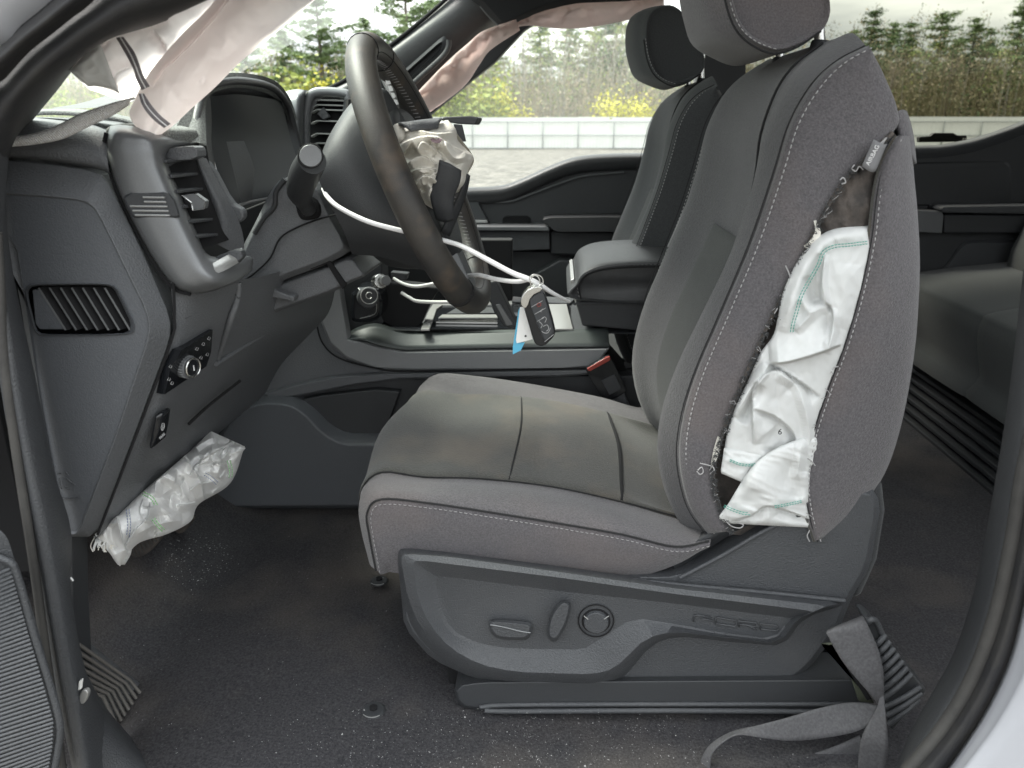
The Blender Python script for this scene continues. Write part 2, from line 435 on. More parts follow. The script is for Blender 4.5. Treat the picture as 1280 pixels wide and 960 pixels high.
# corrugated sheet fence with a grey frame: far behind the truck
M['sheet'] = mat('white_sheet_metal', (.72, .73, .70), .5, c2=(.66, .67, .64), cs=1.2)
M['rail'] = mat('grey_fence_tube', (.24, .26, .26), .5)
def fence():
    fy = 60.0
    f = thing('fence', 'long white corrugated sheet fence with grey frame in front of the forest', 'fence', (0, fy, 0))
    z0, z1 = .08, 2.28
    x = -72.0; k = 0; xs = [x]
    while x < 64: x += 2.62; xs.append(x)
    n = 11
    pv = []
    for i in range(n * 2 + 1):
        pv.append((i * 2.62 / (n * 2), .014 if i % 2 else 0))
    V = [(a, b, z0) for a, b in pv] + [(a, b, z1) for a, b in pv]
    Fc = [(i, i + 1, n * 2 + 2 + i, n * 2 + 1 + i) for i in range(n * 2)]
    proto = mk('panel', V, Fc, M['sheet'], None, False); proto.parent = f; proto.location = (xs[0], 0.1, 0)
    pv_, pf_ = tubemesh([Vector((0, 0, 0)), Vector((0, 0, 2.0))], .04, 6)
    pp = mk('post', pv_, pf_, M['rail'], None); pp.parent = f; pp.location = (xs[0], 0, 0)
    for xx in xs[1:]:
        o = proto.copy(); col.objects.link(o); o.parent = f; o.location = (xx, 0.1, random.uniform(-.02, .02))
        o = pp.copy(); col.objects.link(o); o.parent = f; o.location = (xx, 0, 0)
    for z in (.1, 1.0, 1.95):
        v, fc = tubemesh([Vector((xs[0], 0, z)), Vector((xs[-1], 0, z))], .03, 6)
        o = mk('rail', v, fc, M['rail'], None); o.parent = f; o.location = (0, -.03, 0)
fence()

def leafmat(name, c, c2):
    m = mat(name, c, .85, c2=c2, cs=.9, cdet=3); return m
M['pine'] = leafmat('pine_needles', (.07, .115, .05), (.13, .19, .085))
M['pinel'] = leafmat('light_pine_needles', (.12, .18, .08), (.20, .27, .12))
M['brn'] = leafmat('brown_brush', (.28, .235, .16), (.40, .34, .24))
M['olive'] = leafmat('olive_brush', (.13, .12, .065), (.21, .185, .10))
M['yel'] = leafmat('yellow_spring_leaves', (.42, .42, .05), (.60, .55, .08))
M['ylg'] = leafmat('yellow_green_leaves', (.25, .32, .08), (.38, .42, .12))
M['bark'] = mat('bark', (.12, .095, .075), .9, c2=(.20, .17, .14), cs=6)
M['barkp'] = mat('pale_bark', (.34, .32, .28), .9, c2=(.22, .20, .17), cs=5)

def leafquads(P, size, r, flat=0.4):
    n = len(P)
    a = r.normal(size=(n, 3)); a[:, 2] *= flat; a /= np.linalg.norm(a, axis=1)[:, None]
    b = np.cross(a, r.normal(size=(n, 3))); b /= np.linalg.norm(b, axis=1)[:, None]
    s = size * r.uniform(.5, 1.3, n)[:, None]
    V = np.concatenate([P - a * s, P + b * s * .55, P + a * s, P - b * s * .55], 1).reshape(-1, 3)
    return V, [(4 * i, 4 * i + 1, 4 * i + 2, 4 * i + 3) for i in range(n)]
def tree_mesh(kind, seed):
    r = np.random.default_rng(seed)
    if kind == 'pine':       # 12 m, open irregular whorls of soft needle sprays
        H = 12.0; tr = tubemesh([Vector((0, 0, 0)), Vector((.05, 0, 5)), Vector((0, .05, 10)), Vector((0, 0, 12))], [.2, .15, .06, .02], 6)
        pts = []; br = []
        broad = seed % 2 == 1
        z = 2.2
        while z < 11.7:
            u = (z - 2.2) / 9.8
            L = ((3.0 if broad else 2.2) * (1 - u) ** (.6 if broad else .85) * (.85 + .2 * sin(z * 2.1 + seed)) + .3) * r.uniform(.8, 1.15)
            nb = r.integers(3, 6)
            a0 = r.uniform(0, 6.28)
            for k in range(nb):
                a = a0 + k * 2 * pi / nb + r.uniform(-.6, .6); l = L * r.uniform(.45, 1.3); zz = z + r.uniform(-.25, .25)
                up = r.uniform(.05, .5) if broad else r.uniform(-.02, .35)
                e = Vector((cos(a) * l, sin(a) * l, zz + l * up))
                br.append(tubemesh([Vector((0, 0, zz)), e], [.03, .008], 3))
                m = int(40 + l * 115)
                t = r.uniform(.15, 1.08, m)[:, None]
                q = np.array([[0, 0, zz]]) * (1 - t) + np.array([tuple(e)]) * t + r.normal(size=(m, 3)) * np.array([.21, .21, .11]) * (.6 + .5 * t)
                pts.append(q)
            z += r.uniform(.35, .85)
        P = np.concatenate(pts)
        V, Fc = leafquads(P, .10, r, .35)
        return join_mesh([tr] + br), (V, Fc)
    if kind == 'bare':       # 11 m slender leafless tree with a haze of buds
        parts = [tubemesh([Vector((0, 0, 0)), Vector((.15, 0, 4)), Vector((.05, .1, 8)), Vector((.2, 0, 11))], [.13, .10, .06, .015], 6)]
        tips = []
        for k in range(26):
            z = r.uniform(2.5, 10); a = r.uniform(0, 6.28); l = (11.5 - z) * .22 + .6
            s = Vector((.1, 0, z)); m = s + Vector((cos(a) * l * .5, sin(a) * l * .5, l * .7)); e = m + Vector((cos(a) * l * .4, sin(a) * l * .4, l * .9))
            parts.append(tubemesh([s, m, e], [.035, .022, .008], 4))
            for q in range(3):
                a2 = a + r.uniform(-1, 1); f = s.lerp(e, r.uniform(.3, .9)); g = f + Vector((cos(a2) * .6, sin(a2) * .6, .7))
                parts.append(tubemesh([f, g], [.014, .006], 3)); tips.append(tuple(g))
            tips += [tuple(m), tuple(e)]
        T = np.array(tips); P = T[r.integers(0, len(T), 520)] + r.normal(size=(520, 3)) * .32
        return join_mesh(parts), leafquads(P, .09, r, 1)
    if kind == 'bush':       # 4 m round spring shrub
        parts = [];
        C = []
        for k in range(9):
            a = r.uniform(0, 6.28); l = r.uniform(.4, 1.3); h = r.uniform(1.6, 4.3 - l)
            parts.append(tubemesh([Vector((0, 0, 0)), Vector((cos(a) * l * .4, sin(a) * l * .4, h * .5)), Vector((cos(a) * l, sin(a) * l, h))], [.05, .03, .01], 4))
            for t in np.linspace(.25, 1, 5): C.append((cos(a) * l * t, sin(a) * l * t, h * t))
        C = np.array(C); P = C[r.integers(0, len(C), 1500)] + r.normal(size=(1500, 3)) * np.array([.3, .3, .4])
        P[:, 2] = np.abs(P[:, 2])
        return join_mesh(parts), leafquads(P, .11, r, 1)
TM = {}
def tree_protos():
    for key, kind, seed, bm_, lm in (('pineA', 'pine', 2, 'bark', 'pine'), ('pineB', 'pine', 4, 'bark', 'pinel'), ('pineC', 'pine', 6, 'bark', 'pinel'), ('pineD', 'pine', 12, 'bark', 'pine'), ('pineE', 'pine', 15, 'bark', 'pinel'), ('bareA', 'bare', 4, 'barkp', 'ylg'), ('bareB', 'bare', 5, 'bark', 'brn'),
                                     ('bareC', 'bare', 8, 'barkp', 'pinel'), ('bushA', 'bush', 6, 'bark', 'yel'), ('bushB', 'bush', 7, 'bark', 'ylg')):
        a, b = tree_mesh(kind, seed)
        meshes = []
        for (V, Fc), mm, nm in ((a, bm_, 'trunk'), (b, lm, 'crown')):
            me = bpy.data.meshes.new(nm); me.from_pydata([tuple(v) for v in V], [], Fc); me.materials.append(M[mm]); meshes.append(me)
        TM[key] = meshes
tree_protos()
def tree(key, px, ptop, Y, label, catg='tree', name=None, group=None, zrot=None):
    H = {'pine': 12.0, 'bare': 11.2, 'bush': 4.4}[key[:4]]
    top = W(px, ptop, Y); s = max(.3, top.z / H)
    t = thing(name or {'pine': 'pine_tree', 'bare': 'bare_tree', 'bush': 'bush'}[key[:4]], label, catg, (top.x, Y, 0), group)
    wd_ = 1.25 if key[:4] == 'pine' else 1.3 if key[:4] == 'bush' else 1.0; t.scale = (s * wd_ * random.uniform(.9, 1.15), s * wd_ * random.uniform(.9, 1.15), s); t.rotation_euler = (0, 0, random.uniform(0, 6.28) if zrot is None else zrot)
    for me, nm in zip(TM[key], ('trunk', 'crown')):
        o = bpy.data.objects.new(nm, me); col.objects.link(o); o.parent = t
# pines over the brush seen through the rear side window
for i, (key, x, yt, Y, lb) in enumerate([
    ('pineA', 1096, 8, 74, 'dark pine with the tallest top just right of the driver seat shoulder'),
    ('pineC', 1068, 30, 82, 'small dim pine close against the shoulder of the driver seat'),
    ('pineB', 1118, 28, 84, 'slim pine between the tall shoulder pine and the flat-topped one'),
    ('pineA', 1140, 24, 78, 'thin flat-topped pine over the dark brush'),
    ('pineE', 1180, 16, 76, 'broad brownish pine in the middle of the rear side window'),
    ('pineB', 1222, 22, 76, 'wide bright pine right of the broad brownish pine'),
    ('pineD', 1240, 34, 84, 'low pine on the right flank of the wide bright pine'),
    ('pineC', 1200, 42, 88, 'low distant pine showing in the dip between two broad pines'),
    ('pineB', 1284, -2, 70, 'tall pine cut by the right edge of the photo'),
    ('pineA', 1310, 10, 74, 'pine beyond the right edge of the photo beside the tall cut pine'),
    # centre window
    ('pineB', 676, 14, 80, 'pine with a pale trunk beside the sky gap in the front side window'),
    ('pineC', 712, 18, 82, 'slim pine right of the sky gap in the front side window'),
    ('pineE', 745, 0, 84, 'leaning loose pine under the hanging far curtain airbag'),
    ('pineD', 772, -6, 80, 'dense pine against the passenger headrest edge'),
    ('pineC', 620, 44, 86, 'low pine at the left end of the front side window'),
    # windshield
    ('pineE', 394, -22, 66, 'tall pale pine seen through the windshield left of the steering wheel'),
    ('pineE', 505, -60, 66, 'tall pine seen through the windshield just above the wheel rim'),
    ('pineC', 455, 14, 74, 'lower pine right of the tall pale windshield pine'),
    ('pineD', 350, 20, 70, 'pine beside the rolled curtain airbag in the windshield'),
    ('pineC', 425, 44, 80, 'short dim pine low in the windshield gap'),
    ('pineA', 540, -20, 74, 'pine almost hidden by the far windshield pillar'),
    ('pineB', 300, 20, 74, 'pine behind the lower end of the near curtain airbag'),
    ('pineA', 250, 25, 78, 'pine hidden mostly behind the near curtain airbag roll'),
]): tree(key, x, yt, Y, lb)
for (key, x, yt, Y, lb) in [('bareA', 655, 30, 68, 'pale leafless tree in the left of the sky gap in the front side window'), ('bareB', 668, 60, 72, 'dark leafless tree in the middle of the sky gap, front side window'), ('bareA', 690, 40, 70, 'pale trunk at the right rim of the sky gap, front side window'), ('bareC', 706, 34, 66, 'pale trunk with green haze just right of the sky gap'), ('bareB', 722, 46, 74, 'thin dark trunk left of the leaning loose pine'), ('bareA', 738, 40, 68, 'pale trunk in front of the leaning loose pine'), ('bareB', 756, 20, 72, 'tall dark leafless tree left of the passenger headrest'), ('bareC', 770, 40, 66, 'leafless tree rising behind the bright yellow bush'), ('bareA', 786, 30, 70, 'pale tree brushing the edge of the passenger headrest'), ('bareB', 642, 70, 70, 'short dark tree left of the sky gap'), ('bareC', 630, 66, 66, 'greenish bare tree left of the sky gap near the far pillar'), ('bareA', 612, 74, 68, 'pale bare tree over the left fence posts'), ('bareA', 598, 64, 66, 'pale bare tree behind the tall yellow-green bush'), ('bareB', 582, 70, 72, 'dark bare tree against the far curtain airbag'), ('bareC', 566, 80, 70, 'bare tree showing in the corner between far curtain airbag and hub cover'), ('bareB', 800, 46, 68, 'dark bare tree mostly behind the passenger seat top'), ('bareB', 1120, 62, 66, 'dark bare tree by the shoulder of the driver seat, rear side window'), ('bareA', 1158, 60, 68, 'pale stem left of centre in the rear side window'), ('bareB', 1195, 58, 66, 'dark bare tree under the dip between two broad pines'), ('bareB', 1235, 60, 68, 'dark bare tree under the wide bright pine'), ('bareA', 1262, 62, 66, 'pale stem near the right edge of the rear side window'), ('bareC', 372, 50, 66, 'bare tree left of the tall pale windshield pine'), ('bareB', 410, 56, 68, 'dark bare tree in front of the tall pale windshield pine'), ('bareA', 336, 60, 68, 'pale bare tree beside the curtain airbag roll'), ('bareC', 436, 60, 66, 'bare tree touching the wheel rim in the windshield')]:
    tree(key, x, yt, Y, lb, group='bare trees at the edge of the woodland')
for key, x, yt, Y, lb in [('bushA', 772, 102, 62.5, 'bright yellow bush just behind the fence beside the passenger seat'), ('bushA', 806, 108, 63, 'yellow bush half hidden by the passenger seat'),
                          ('bushB', 600, 72, 63, 'tall yellow-green bush at the left of the front side window'), ('bushA', 618, 88, 64, 'yellow bush beside the tall yellow-green one'),
                          ('bushB', 570, 100, 63, 'yellow-green bush low behind the airbag covers'), ('bushB', 545, 105, 64, 'yellow-green bush next to the far pillar'), ('bushA', 642, 122, 62.5, 'low yellow bush right above the fence top'),
                          ('bushB', 350, 62, 62, 'large yellow-green bush above the instrument hood'), ('bushA', 392, 78, 62.5, 'yellow bush left of the wheel rim in the windshield'), ('bushB', 432, 84, 63, 'yellow-green bush tight against the wheel rim'),
                          ('bushB', 60, 100, 62, 'green bush in the corner of windshield above the white strap'), ('bushB', 105, 96, 63, 'green bush partly behind the white curtain flap'), ('bushB', 20, 104, 64, 'green bush nearest the near windshield pillar'),
                          ('bushB', 315, 74, 64, 'yellow-green bush beside the curtain airbag roll'), ('bushB', 480, 95, 64, 'yellow-green bush behind the wheel rim')]:
    tree(key, x, yt, Y, lb, 'bush')
# the brush that reads as one mass between and behind the trees
def brush():
    r = np.random.default_rng(5)
    for nm, x0, x1, hmax, cols, n, Y0 in (('undergrowth', -70, 8, 6.2, ('brn', 'ylg', 'pinel', 'olive'), 150000, 63), ('undergrowth', 8, 66, 6.6, ('olive', 'brn', 'pine'), 210000, 63)):
        V = []; mats_i = []; Fc = []
        nm_stem = 6500
        for i in range(nm_stem):
            x = r.uniform(x0, x1); y = Y0 + r.uniform(1, 24) ; h = hmax * r.uniform(.4, 1.02) * (1 + .012 * (y - 64)); l = r.normal() * .06 * h; t = r.uniform(.015, .05)
            b = len(V); V += [(x - t, y, 0), (x + t, y, 0), (x + l + t * .4, y, h), (x + l - t * .4, y, h), (x, y + t, 0), (x + l, y + t, h)]
            Fc += [(b, b + 1, b + 2, b + 3), (b + 1, b + 4, b + 5, b + 2)]; k = 3 if r.uniform() < (.35 if x0 < 0 else .08) else 0; mats_i += [k, k]
        P = np.stack([r.uniform(x0, x1, n), Y0 + r.uniform(1, 26, n), r.uniform(0, 1, n) ** .8], -1)
        hh = hmax * (1 + .012 * (P[:, 1] - 64)) * (.85 + .18 * np.sin(P[:, 0] * .9 + P[:, 1] * .5) + .12 * np.sin(P[:, 0] * 2.3)) * np.clip(1.05 + .28 * np.sin(P[:, 0] * 1.1 + 2 * np.sin(P[:, 1] * .8)) + .16 * r.normal(size=n), .4, 1.4)
        P[:, 2] *= hh
        lv, lf = leafquads(P, .10, r, 1.6)
        b = len(V); V = V + [tuple(v) for v in lv]; Fc += [tuple(q + b for q in f) for f in lf]
        cl = r.integers(0, len(cols), n); cl = np.where(r.uniform(size=n) < .45, 0, np.minimum(cl, 2)); mats_i += cl.tolist()
        me = bpy.data.meshes.new(nm); me.from_pydata(V, [], Fc)
        for c in cols[:3]: me.materials.append(M[c])
        me.materials.append(M['barkp'])
        me.polygons.foreach_set('material_index', mats_i)
        o = bpy.data.objects.new(nm, me); col.objects.link(o)
        tag(o, 'dense brown and olive undergrowth behind the fence, seen through the ' + ('front windows' if x0 < 0 else 'rear side window'), 'undergrowth', kind='stuff')
    # rising wooded ground far behind
    m = mat('forest_floor', (.27, .23, .155), .95, c2=(.19, .18, .10), cs=.4)
    rows = []
    for Y, z in ((62, .02), (70, .3), (86, 4.2), (110, 6.4), (220, 8)):
        rows.append([Vector((x, Y, z + .5 * sin(x * .13 + Y))) for x in range(-200, 201, 20)])
    o = grid('wooded_slope', rows, m, None, 2, 3); tag(o, kind='structure')
brush()
# ------------------------------------------------------------------ truck cab shell
FLOOR = .765
truck = thing('pickup_truck', 'white pickup truck body and cab shell around the open driver door', 'truck', (0, 1.6, .5))
# near door opening: white body, rubber seal, black trim (upper left arc)
cw = [(-60, 60), (0, 57), (25, 33), (50, 13), (80, -12), (140, -50)]
far_ = [(-330, 30), (-260, -40), (-180, -120), (-60, -190), (40, -240), (140, -260)]
grid('door_frame_panel', [P3([(-400, 900), (-330, 400), (-200, 200), (-60, 70), (0, 57), (25, 33), (50, 13), (80, -12), (140, -50), (300, -110), (700, -180), (1150, -160)], .64),
                   P3([(-600, 1000), (-520, 380), (-380, 160), (-240, 0), (-180, -60), (-110, -110), (-60, -150), (10, -200), (100, -250), (300, -300), (700, -330), (1250, -300)], .60)], M['white'], truck, 4, 3, thick=.02)
grid('door_seal', [P3([(-300, 500), (-90, 200), (-30, 85), (0, 57), (25, 33), (50, 13), (80, -12), (140, -50), (400, -105), (1150, -155)], .642),
                   P3([(-290, 520), (-80, 225), (-22, 100), (6, 70), (30, 48), (56, 28), (87, 3), (150, -38), (405, -95), (1145, -145)], .630),
                   P3([(-280, 540), (-70, 250), (-14, 122), (8, 97), (36, 66), (66, 42), (105, 12), (165, -25), (410, -85), (1140, -135)], .655)], M['rub'], truck, 4, 4)
grid('pillar_trim', [P3([(-280, 540), (-70, 250), (-14, 122), (8, 97), (36, 66), (66, 42), (105, 12), (165, -25), (410, -85), (1140, -135)], .657),
                     P3([(-270, 560), (-60, 270), (-5, 150), (16, 122), (45, 90), (80, 60), (125, 28), (190, -5), (420, -70), (1130, -120)], .648),
                     P3([(-240, 580), (-40, 290), (5, 190), (27, 142), (55, 108), (92, 78), (140, 46), (206, 20), (430, -40), (1120, -100)], .675),
                     P3([(-220, 600), (-30, 300), (14, 185), (38, 147), (62, 117), (92, 80), (127, 52), (208, 26), (262, -8), (1110, -90)], .73),
                     P3([(-220, 600), (-30, 300), (16, 183), (42, 149), (70, 115), (98, 80), (132, 50), (212, 22), (266, -12), (1110, -88)], .80)], M['rub'], truck, 4, 4)
# right side: white body corner, seal and pillar trim
wA = [(1330, 560), (1300, 650), (1281, 745), (1262, 822), (1235, 882), (1205, 930), (1178, 968), (1130, 1030), (1060, 1110)]
wB = [(1620, 300), (1600, 560), (1560, 800), (1500, 960), (1400, 1080), (1300, 1150), (1200, 1220), (1120, 1290), (1040, 1340)]
grid('lower_body_panel', [P3(wA, .648), P3([(a * .93 + c * .07, b * .93 + d * .07) for (a, b), (c, d) in zip(wA, wB)], .63), P3([(a * .8 + c * .2, b * .8 + d * .2) for (a, b), (c, d) in zip(wA, wB)], .615), P3(wB, .60)], M['white'], truck, 4, 3, thick=.02)
sA = [(1320, 470), (1290, 575), (1272, 680), (1250, 775), (1222, 850), (1190, 905), (1150, 955), (1100, 1012), (1040, 1080)]
grid('door_seal', [P3(wA, .651), P3([((a + c) / 2, (b + d) / 2) for (a, b), (c, d) in zip(wA, sA)], .640), P3(sA, .655)], M['rub'], truck, 4, 3)
sB = [(1306, 470), (1278, 575), (1260, 680), (1238, 775), (1210, 848), (1178, 902), (1139, 951), (1090, 1006), (1030, 1070)]
tube('seal_lip', [((a + c) / 2, (b + d) / 2) for (a, b), (c, d) in zip(sA, sB)], .0075, M['sealg'], truck, 5, 10, Y=.66)
pI = [(1285, 330), (1265, 500), (1242, 640), (1223, 740), (1198, 820), (1170, 872), (1144, 920), (1126, 965), (1112, 1030)][:9]
pI2 = [(1280, 330), (1260, 500), (1237, 640), (1217, 740), (1192, 816), (1164, 868), (1138, 916), (1120, 962), (1106, 1030)][:9]
grid('pillar_trim', [P3(sB, .662), P3([((a + c) / 2, (b + d) / 2) for (a, b), (c, d) in zip(sB, pI)], .672), P3(pI, .70), P3(pI2, .75)], M['pld'], truck, 4, 4)
# left lower pillar (hinge side) with a worn lip and the sill
lA = [(-20, 150), (-22, 300), (0, 480), (22, 600), (45, 720), (70, 860), (95, 985)]
lB = [(-6, 150), (-4, 300), (18, 470), (40, 590), (62, 700), (88, 850), (112, 985)]
lC = [(8, 168), (6, 300), (40, 480), (62, 590), (80, 672), (98, 800), (135, 985)]
grid('hinge_pillar_trim', [P3(lA, .665), P3(lB, .655), P3(lC, .69), P3([(12, 168), (10, 300), (46, 480), (68, 590), (90, 672), (92, 800), (175, 985)], .74)], M['pl'], truck, 4, 4)
tube('seal_lip', [(-4, 290), (5, 440), (20, 560), (40, 690), (55, 800), (78, 960)], .0045, M['sealg'], truck, 5, 8, Y=.655)
grid('sill_trim', [P3([(75, 860), (84, 900), (105, 950), (130, 1010), (300, 1080), (700, 1100), (1100, 1060)], .67), P3([(92, 820), (108, 872), (140, 915), (196, 975), (330, 1050), (700, 1060), (1080, 1030)], .72),
                   P3([(97, 800), (110, 845), (145, 900), (215, 965), (340, 1030), (700, 1040), (1075, 1005)], .78)], M['pl'], truck, 4, 3)
prism('kick_panel', [(80, 668), (89, 672), (91, 760), (96, 845), (100, 900), (60, 900), (40, 700)], .775, .81, M['pld'], truck, .003)
for (x, y) in ((88, 722), (106, 895), (102, 870)):
    tube('glass_chip', [(x, y, .70), (x + 3, y + 4, .70)], .0015, M['silver'], truck, 1, 5)

# floor, rear wall, roof, far side
fl = grid('floor_carpet', [[Vector((x, y, FLOOR + (max(0, -x - .62) * .75 if y < 1.45 else max(0, -x - .55) * .8) + .012 * sin(x * 7 + y * 5) * (1 if y < 1.3 else 0))) for x in (-1.35, -1.1, -.9, -.75, -.62, -.5, -.3, 0, .3, .6, .9, 1.3, 1.75)] for y in (.70, .76, .85, 1.0, 1.2, 1.4, 1.7, 2.0, 2.36)], M['carpet'], truck, 4, 4)
box('rear_wall', (1.72, .66, .70), (1.76, 2.38, 1.52), M['head'], truck)
rf = grid('headliner', [[Vector((x, y, z + .02 * sin(pi * (y - .7) / 1.7))) for x, z in ((-.30, 1.905), (-.1, 1.925), (.3, 1.94), (.9, 1.94), (1.5, 1.93), (1.74, 1.88))] for y in (.68, .9, 1.3, 1.8, 2.15, 2.30)], M['liner'], truck, 3, 3, thick=.03)
box('dash_core', (-1.27, .82, .98), (-.66, 2.29, 1.42), M['void'], truck)
box('firewall', (-1.32, .70, .45), (-1.28, 2.36, 1.44), M['void'], truck)
box('rear_cab_side', (1.20, .645, .55), (1.76, .685, 1.50), M['white'], truck)

# far (passenger) side shell
YD = 2.30
prism('rocker_trim', [(480, 420), (1400, 440), (1400, 520), (480, 520)], YD + .01, YD + .06, M['pld'], truck)
# far windshield pillar with grab handle
fp = grid('windshield_pillar', [
    P3([(392, 118), (430, 101), (468, 72), (512, 38), (552, 4), (585, -28), (640, -70)], 2.16),
    P3([(400, 122), (440, 108), (478, 80), (520, 50), (560, 22), (600, -5), (650, -40)], 2.13),
    P3([(420, 150), (470, 128), (503, 104), (545, 74), (582, 44), (614, 22), (640, 5)], 2.15),
    P3([(450, 185), (490, 155), (518, 135), (555, 105), (592, 66), (622, 36), (642, 14)], 2.22)], M['leath'], truck, 5, 5)
tube('weather_strip', [(392, 118), (430, 101), (468, 72), (512, 38), (552, 4), (585, -28)], .005, M['void'], truck, 5, 8, Y=2.15)
gh = nest('grab_handle', [([(494, 101), (500, 92), (550, 48), (556, 44), (560, 52), (556, 66), (512, 106), (503, 112)], 2.125), ([(498, 100), (503, 94), (549, 53), (553, 52), (553, 56), (551, 64), (511, 100), (504, 104)], 2.12), ([(499, 100), (504, 95), (549, 54), (552, 53), (552, 56), (550, 63), (511, 99), (505, 103)], 2.15)], M['pld'], truck, bevel=0)
nest('grab_handle_recess', [([(499, 100), (504, 95), (549, 55), (553, 54), (553, 57), (549, 64), (511, 99), (505, 103)], 2.122), ([(501, 100), (505, 97), (548, 58), (550, 57), (550, 59), (548, 63), (511, 97), (506, 101)], 2.126)], M['void'], gh, bevel=0)
tube('handle_bar', [(508, 112), (530, 92), (552, 72), (560, 60), (561, 50)], .007, M['leath'], gh, 4, 8, Y=2.115)
# sun visor / header dark block at the top
nest('header_trim', [([(560, -60), (588, 0), (600, 8), (624, 32), (628, 34), (645, 27), (680, 12), (720, 3), (790, 0), (900, -14), (900, -60)], 2.10), ([(570, -58), (597, -3), (606, 3), (626, 26), (630, 28), (648, 20), (682, 5), (722, -4), (790, -8), (896, -22), (890, -58)], 2.08)], M['head'], truck, bevel=.003, back=.05)
tube('seam_line', [(600, 8), (612, 22), (625, 34)], .0016, M['bez'], truck, 4, 6, Y=2.075)
# front passenger window frame black (behind far airbag)
prism('door_window_frame', [(520, 158), (590, 100), (618, 78), (655, 38), (690, 14), (800, -10), (800, -26), (680, -4), (640, 22), (600, 70), (575, 95), (500, 160)], YD + .03, YD + .07, M['pld'], truck, .004)
prism('far_center_pillar', [(872, -80), (872, 240), (935, 260), (930, -80)], YD + .01, YD + .08, M['pld'], truck)
prism('rear_window_frame', [(1120, 188), (1170, 184), (1215, 175), (1250, 165), (1300, 146), (1400, 100), (1500, 40), (1500, 90), (1400, 160), (1300, 185), (1120, 200)], YD + .01, YD + .05, M['pl'], truck, .004)
# window glass
def pane(name, pts, Y, m, parent):
    v = P3(pts, Y); return mk(name, v, [tuple(range(len(v)))], m, parent, False)
pane('side_window', [(500, 250), (500, 160), (620, 40), (700, -60), (900, -80), (900, 250)], YD + .05, M['clear'], truck)
pane('rear_side_window', [(930, 220), (930, -90), (1500, -90), (1500, 220)], YD + .05, M['tint'], truck)
V = [Vector((-1.35, .74, 1.42)), Vector((-1.45, 1.5, 1.42)), Vector((-1.35, 2.30, 1.42)), Vector((-.34, 2.22, 1.90)), Vector((-.38, 1.5, 1.925)), Vector((-.34, .80, 1.90))]
wsd = grid('windshield', [[V[0], V[1], V[2]], [V[0].lerp(V[5], .5) + Vector((0, 0, .03)), V[1].lerp(V[4], .5) + Vector((0, 0, .03)), V[2].lerp(V[3], .5) + Vector((0, 0, .03))], [V[5], V[4], V[3]]], M['wind'], truck, 6, 6)

# ------------------------------------------------------------------ far doors
pd = thing('passenger_door', 'dark inner panel of the front passenger door below its window', 'car door', tuple(W(680, 300, YD)))
top = [(480, 232), (560, 234), (588, 234), (625, 232), (650, 224), (690, 206), (720, 196), (760, 192), (820, 191), (960, 190)]
grid('door_sill', [P3(top, YD + .03), P3([(x, y + 1) for x, y in top], YD - .01), P3([(x, y + 7) for x, y in top], YD - .03), P3([(x, y + 19) for x, y in top], YD - .02), P3([(x, y + 22) for x, y in top], YD)], M['leath'], pd, 4, 3)
prism('door_panel', [(480, 238), (560, 240), (600, 240), (640, 236), (670, 228), (720, 206), (800, 200), (960, 200), (960, 330), (480, 330)], YD - .005, YD + .03, M['pld'], pd, .003)
tube('trim_line', [(598, 252), (635, 252), (660, 244), (700, 229), (730, 220), (780, 215)], .0025, M['bez'], pd, 5, 6, Y=YD - .012)
prism('switch_panel', [(560, 283), (612, 283), (686, 283), (687, 289), (560, 288)], YD - .09, YD, M['bez'], pd, .003)
prism('door_pull', [(560, 288), (687, 289), (688, 312), (640, 314), (560, 312)], YD - .07, YD, M['pl'], pd, .004)
prism('armrest', [(676, 276), (684, 272), (760, 271), (800, 272), (800, 290), (694, 290), (688, 284)], YD - .10, YD, M['leath'], pd, .012, 2)
prism('armrest_base', [(688, 289), (800, 291), (800, 322), (688, 318)], YD - .06, YD, M['pld'], pd, .005)
prism('door_handle', [(590, 275), (609, 275), (610, 279), (590, 279)], YD - .03, YD, M['silver'], pd, .002)
prism('mirror_triangle_trim', [(585, 238), (590, 238), (612, 280), (585, 280)], YD - .02, YD, M['pl'], pd, .003)
prism('handle_recess', [(628, 270), (664, 270), (662, 283), (628, 283)], YD - .012, YD, M['void'], pd, .002, 1)
prism('lower_panel', [(480, 312), (960, 318), (960, 470), (480, 470)], YD - .03, YD + .03, M['pld'], pd, .003)
prism('door_pocket', [(560, 350), (664, 345), (700, 325), (780, 330), (780, 440), (560, 440)], YD - .10, YD, M['pld'], pd, .006)

rd = thing('rear_passenger_door', 'dim inner panel of the rear passenger door right of the driver seat', 'car door', tuple(W(1200, 300, YD)))
top = [(965, 188), (1142, 182), (1175, 181), (1212, 175), (1245, 165), (1275, 154), (1310, 138), (1400, 95)]
grid('door_sill', [P3(top, YD + .03), P3([(x, y + 1) for x, y in top], YD - .01), P3([(x, y + 6) for x, y in top], YD - .02), P3([(x, y + 16) for x, y in top], YD - .005)], M['pl'], rd, 4, 3)
prism('door_panel', [(965, 192), (1180, 190), (1250, 178), (1300, 160), (1450, 100), (1450, 420), (965, 420)], YD + .0, YD + .03, M['pld'], rd, .003)
nest('upper_insert', [([(1140, 203), (1255, 201), (1264, 206), (1264, 255), (1140, 258)], YD - .002), ([(1140, 205), (1252, 203), (1261, 208), (1261, 253), (1140, 256)], YD - .006)], M['pld'], rd)
prism('armrest', [(1176, 258), (1300, 256), (1300, 268), (1176, 266)], YD - .08, YD, M['pl'], rd, .005, 1)
prism('armrest_trim', [(1140, 262), (1178, 264), (1180, 270), (1178, 292), (1140, 290)], YD - .06, YD, M['bez'], rd, .003)
